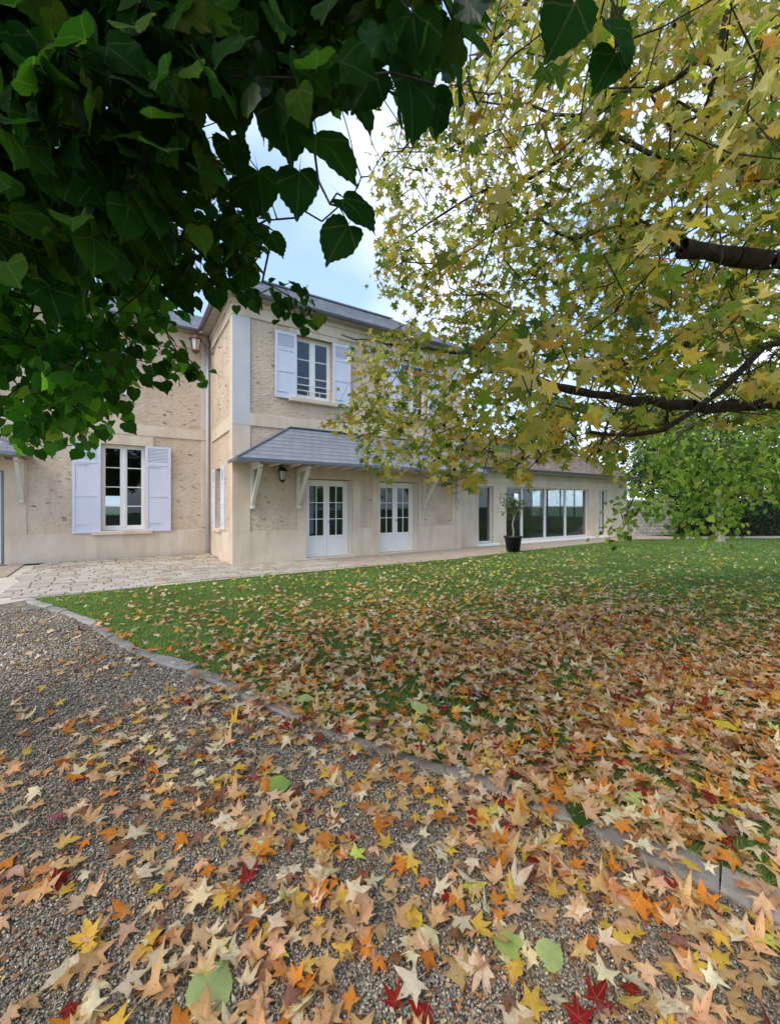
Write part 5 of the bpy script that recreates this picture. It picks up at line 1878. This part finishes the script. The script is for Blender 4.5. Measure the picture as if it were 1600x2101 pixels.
# ---- far tree with the pale trunk, hedge, wall and trees behind
def far_tree(name, base, h_, crown, cz, label, cols, nleaf, leaf, trunk=.22, group=None, barkm='barkpale'):
    base = np.array(base, float)
    o = empty(name, base)
    tag(o, label, 'tree', group)
    m = MB()
    lean = RNG.normal(0, .12, 2)
    pts = [np.array((lean[0] * f * f, lean[1] * f * f, h_ * f)) for f in np.linspace(0, 1, 7)]
    for i in range(6): m.tube(pts[i], pts[i + 1], trunk * (1.35 if i == 0 else 1 - .13 * i), trunk * (1 - .13 * (i + 1)), 10, False)
    m.build('trunk', M[barkm], o, True)
    m = MB()
    tips_ = []
    for i in range(26):
        f = RNG.uniform(.45, .98)
        a = pts[0] * 0 + np.array((lean[0] * f * f, lean[1] * f * f, h_ * f))
        d_ = RNG.normal(0, 1, 3); d_[2] = abs(d_[2]) * .5 + .1
        e = a + d_ / np.linalg.norm(d_) * crown * RNG.uniform(.45, .95)
        m.tube(a, e, .05, .012, 5, False)
        tips_ += [a + (e - a) * q for q in (.55, .8, 1.0)]
    m.build('branches', M[barkm], o)['kind'] = 'stuff'
    tips_ = np.array(tips_)
    ctr = np.array((0, 0, cz))
    k = nleaf
    blob = tips_[RNG.integers(0, len(tips_), k)]
    pos_ = blob + RNG.normal(0, crown * .17, (k, 3))
    outv = pos_ - ctr
    rot_ = frames(outv + RNG.normal(0, 1, (k, 3)) - (0, 0, .6), outv * .6 + RNG.normal(0, .7, (k, 3)) + (0, 0, .8))
    c_, _ = palette(k, cols, [1] * len(cols), .2)
    scatter('crown', SMALL, pos_, rot_, leaf * RNG.uniform(.7, 1.3, k), c_, M['needle'], o, None, 'stuff')
    return o


far_tree('garden_tree', (14.0, 17.6, 0), 5.2, 2.6, 3.8, 'tree with a grey trunk standing at the far edge of the lawn', [(.08, .15, .035), (.11, .19, .04), (.15, .21, .06)], 6500, .16, .15)
BG = 'trees behind the hedge'
far_tree('background_tree', (19.5, 29, 0), 8.5, 3.6, 6, 'dark green tree behind the hedge, nearest the garden room', [(.03, .07, .02), (.05, .09, .025), (.07, .11, .03)], 6000, .26, .25, BG, 'bark')
far_tree('background_tree', (27.5, 27, 0), 9.5, 4.0, 6.5, 'tall mid green tree behind the hedge at the far right', [(.05, .10, .02), (.08, .13, .03), (.10, .14, .04)], 6000, .26, .28, BG, 'bark')
far_tree('background_tree', (12.5, 34, 0), 8.0, 3.4, 5.6, 'yellowish tree just showing over the garden room roof', [(.12, .13, .03), (.16, .15, .04), (.09, .11, .03)], 5000, .26, .24, BG, 'bark')

for q_, b_ in enumerate(((16.8, 25.5), (21.5, 26.5), (25.5, 25.5), (30.0, 28.0))):
    far_tree('background_bush', (*b_, 0), 3.6 + .4 * (q_ % 2), 2.5, 2.0,
             ('bushy dark evergreen above the stone boundary wall', 'bushy green shrub tree behind the middle of the hedge', 'bushy mid green shrub tree behind the right half of the hedge', 'bushy green shrub tree behind the far right end of the hedge')[q_],
             [(.035, .075, .02), (.06, .11, .03), (.08, .13, .035)], 5200, .24, .12, BG, 'bark')

hb = np.array((22.5, 22.2, 0))
hed = empty('hedge', hb, R(3))
tag(hed, 'dark dense hedge along the far right end of the lawn', 'hedge')
k = 26000
pos_ = np.column_stack([RNG.uniform(-7.4, 12, k), RNG.normal(0, .38, k), RNG.uniform(0, 1, k) ** .8 * 2.2])
pos_[:, 2] *= 1 + .14 * np.sin(pos_[:, 0] * 1.9) + .07 * np.sin(pos_[:, 0] * 5.1)
rot_ = frames(RNG.normal(0, 1, (k, 3)) + (0, -.4, .3), RNG.normal(0, 1, (k, 3)) + (0, -.6, .6))
c_, _ = palette(k, [(.018, .036, .014), (.026, .050, .018), (.035, .062, .02)], [2, 2, 1], .2)
scatter('hedge_foliage', SMALL, pos_, rot_, RNG.uniform(.09, .17, k), c_, M['needle'], hed, None, 'stuff')
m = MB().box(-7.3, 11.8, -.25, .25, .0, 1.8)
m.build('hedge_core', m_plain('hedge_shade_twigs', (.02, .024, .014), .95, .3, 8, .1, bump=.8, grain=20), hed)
m = MB()
for i in range(26): m.tube((-7 + i * .74, -.1, 0), (-7 + i * .74 + random.uniform(-.1, .1), -.15, 1.5), .03, .015, 5)
m.build('hedge_stems', M['bark'], hed)['kind'] = 'stuff'

# boundary wall of rubble stone beyond the garden room
gw = empty('garden_wall', (12.6, 21.6, 0), R(12))
tag(gw, 'rough stone boundary wall between garden room and hedge', 'wall')
MB().box(0, 4.4, 0, .35, 0, 1.75).build('wall_body', M['joint'], gw)
WST = []
for kk in range(4):
    rg = np.random.default_rng(kk + 70)
    mm = MB()
    ring = [(math.cos(2 * math.pi * i / 8) * rg.uniform(.9, 1.2), math.sin(2 * math.pi * i / 8) * rg.uniform(.85, 1.15)) for i in range(8)]
    mm.add([(x_ * .5, .3, z_ * .5) for x_, z_ in ring] + [(x_ * .42, -.5, z_ * .42) for x_, z_ in ring], [(i, (i + 1) % 8, 8 + (i + 1) % 8, 8 + i) for i in range(8)] + [tuple(range(8, 16))])
    WST.append(mm.mesh('wall_stone', M['sett']))
zc = .08
while zc < 1.7:
    hh = random.uniform(.16, .22); xc = random.uniform(.05, .2)
    while xc < 4.3:
        w_ = random.uniform(.2, .36)
        o = link('wall_stone', random.choice(WST), gw, (xc + w_ / 2, -.01, zc + hh / 2))
        o.scale = (w_ * .98, .06, hh * .98)
        xc += w_
    zc += hh
mc = MB()
for i in range(9): mc.bev(i * .49, i * .49 + .485, -.06, .41, 1.752, 1.82, .015)
mc.build('coping', M['trim'], gw)

# ---- little tree in the pot
pt = empty('potted_tree', pp + np.array((0, 0, .48)))
tag(pt, 'small bare stemmed tree with sparse leaves growing in the black pot', 'potted tree')
m = MB()
st = [(0, 0, 0), (.02, 0, .2), (-.02, .01, .42), (.03, 0, .62), (.08, 0, .8), (.14, .02, .98)]
for a, b, r0, r1 in zip(st[:-1], st[1:], (.028, .026, .024, .02, .016), (.026, .024, .02, .016, .012)): m.tube(a, b, r0, r1, 8, False)
st2 = [(-.02, .01, .42), (.02, .02, .7), (-.06, .0, .95), (-.10, 0, 1.15)]
for a, b in zip(st2[:-1], st2[1:]): m.tube(a, b, .014, .011, 6, False)
m.build('stem', M['barkpale'], pt, True)
m, tips_ = MB(), []
for i in range(34):
    a = np.array((random.uniform(-.08, .12), random.uniform(-.05, .05), random.uniform(.65, 1.2)))
    e = a + np.array((random.gauss(0, .17), random.gauss(0, .17), random.uniform(-.05, .3)))
    m.tube(a, e, .006, .003, 4, False)
    tips_ += [e, (a + e) / 2]
m.build('twigs', M['barkdark'], pt)['kind'] = 'stuff'
tips_ = np.array(tips_)
k = 420
ps = tips_[RNG.integers(0, len(tips_), k)] + RNG.normal(0, .05, (k, 3))
rt = frames(RNG.normal(0, 1, (k, 3)), RNG.normal(0, 1, (k, 3)) + (0, -.4, .6))
c_, _ = palette(k, [(.07, .10, .03), (.12, .13, .04), (.05, .075, .03), (.18, .15, .05)], [3, 2, 3, 1], .2)
scatter('foliage', HEART[:3], ps, rt, RNG.uniform(.035, .06, k), c_, M['lime_m'], pt, None, 'stuff')
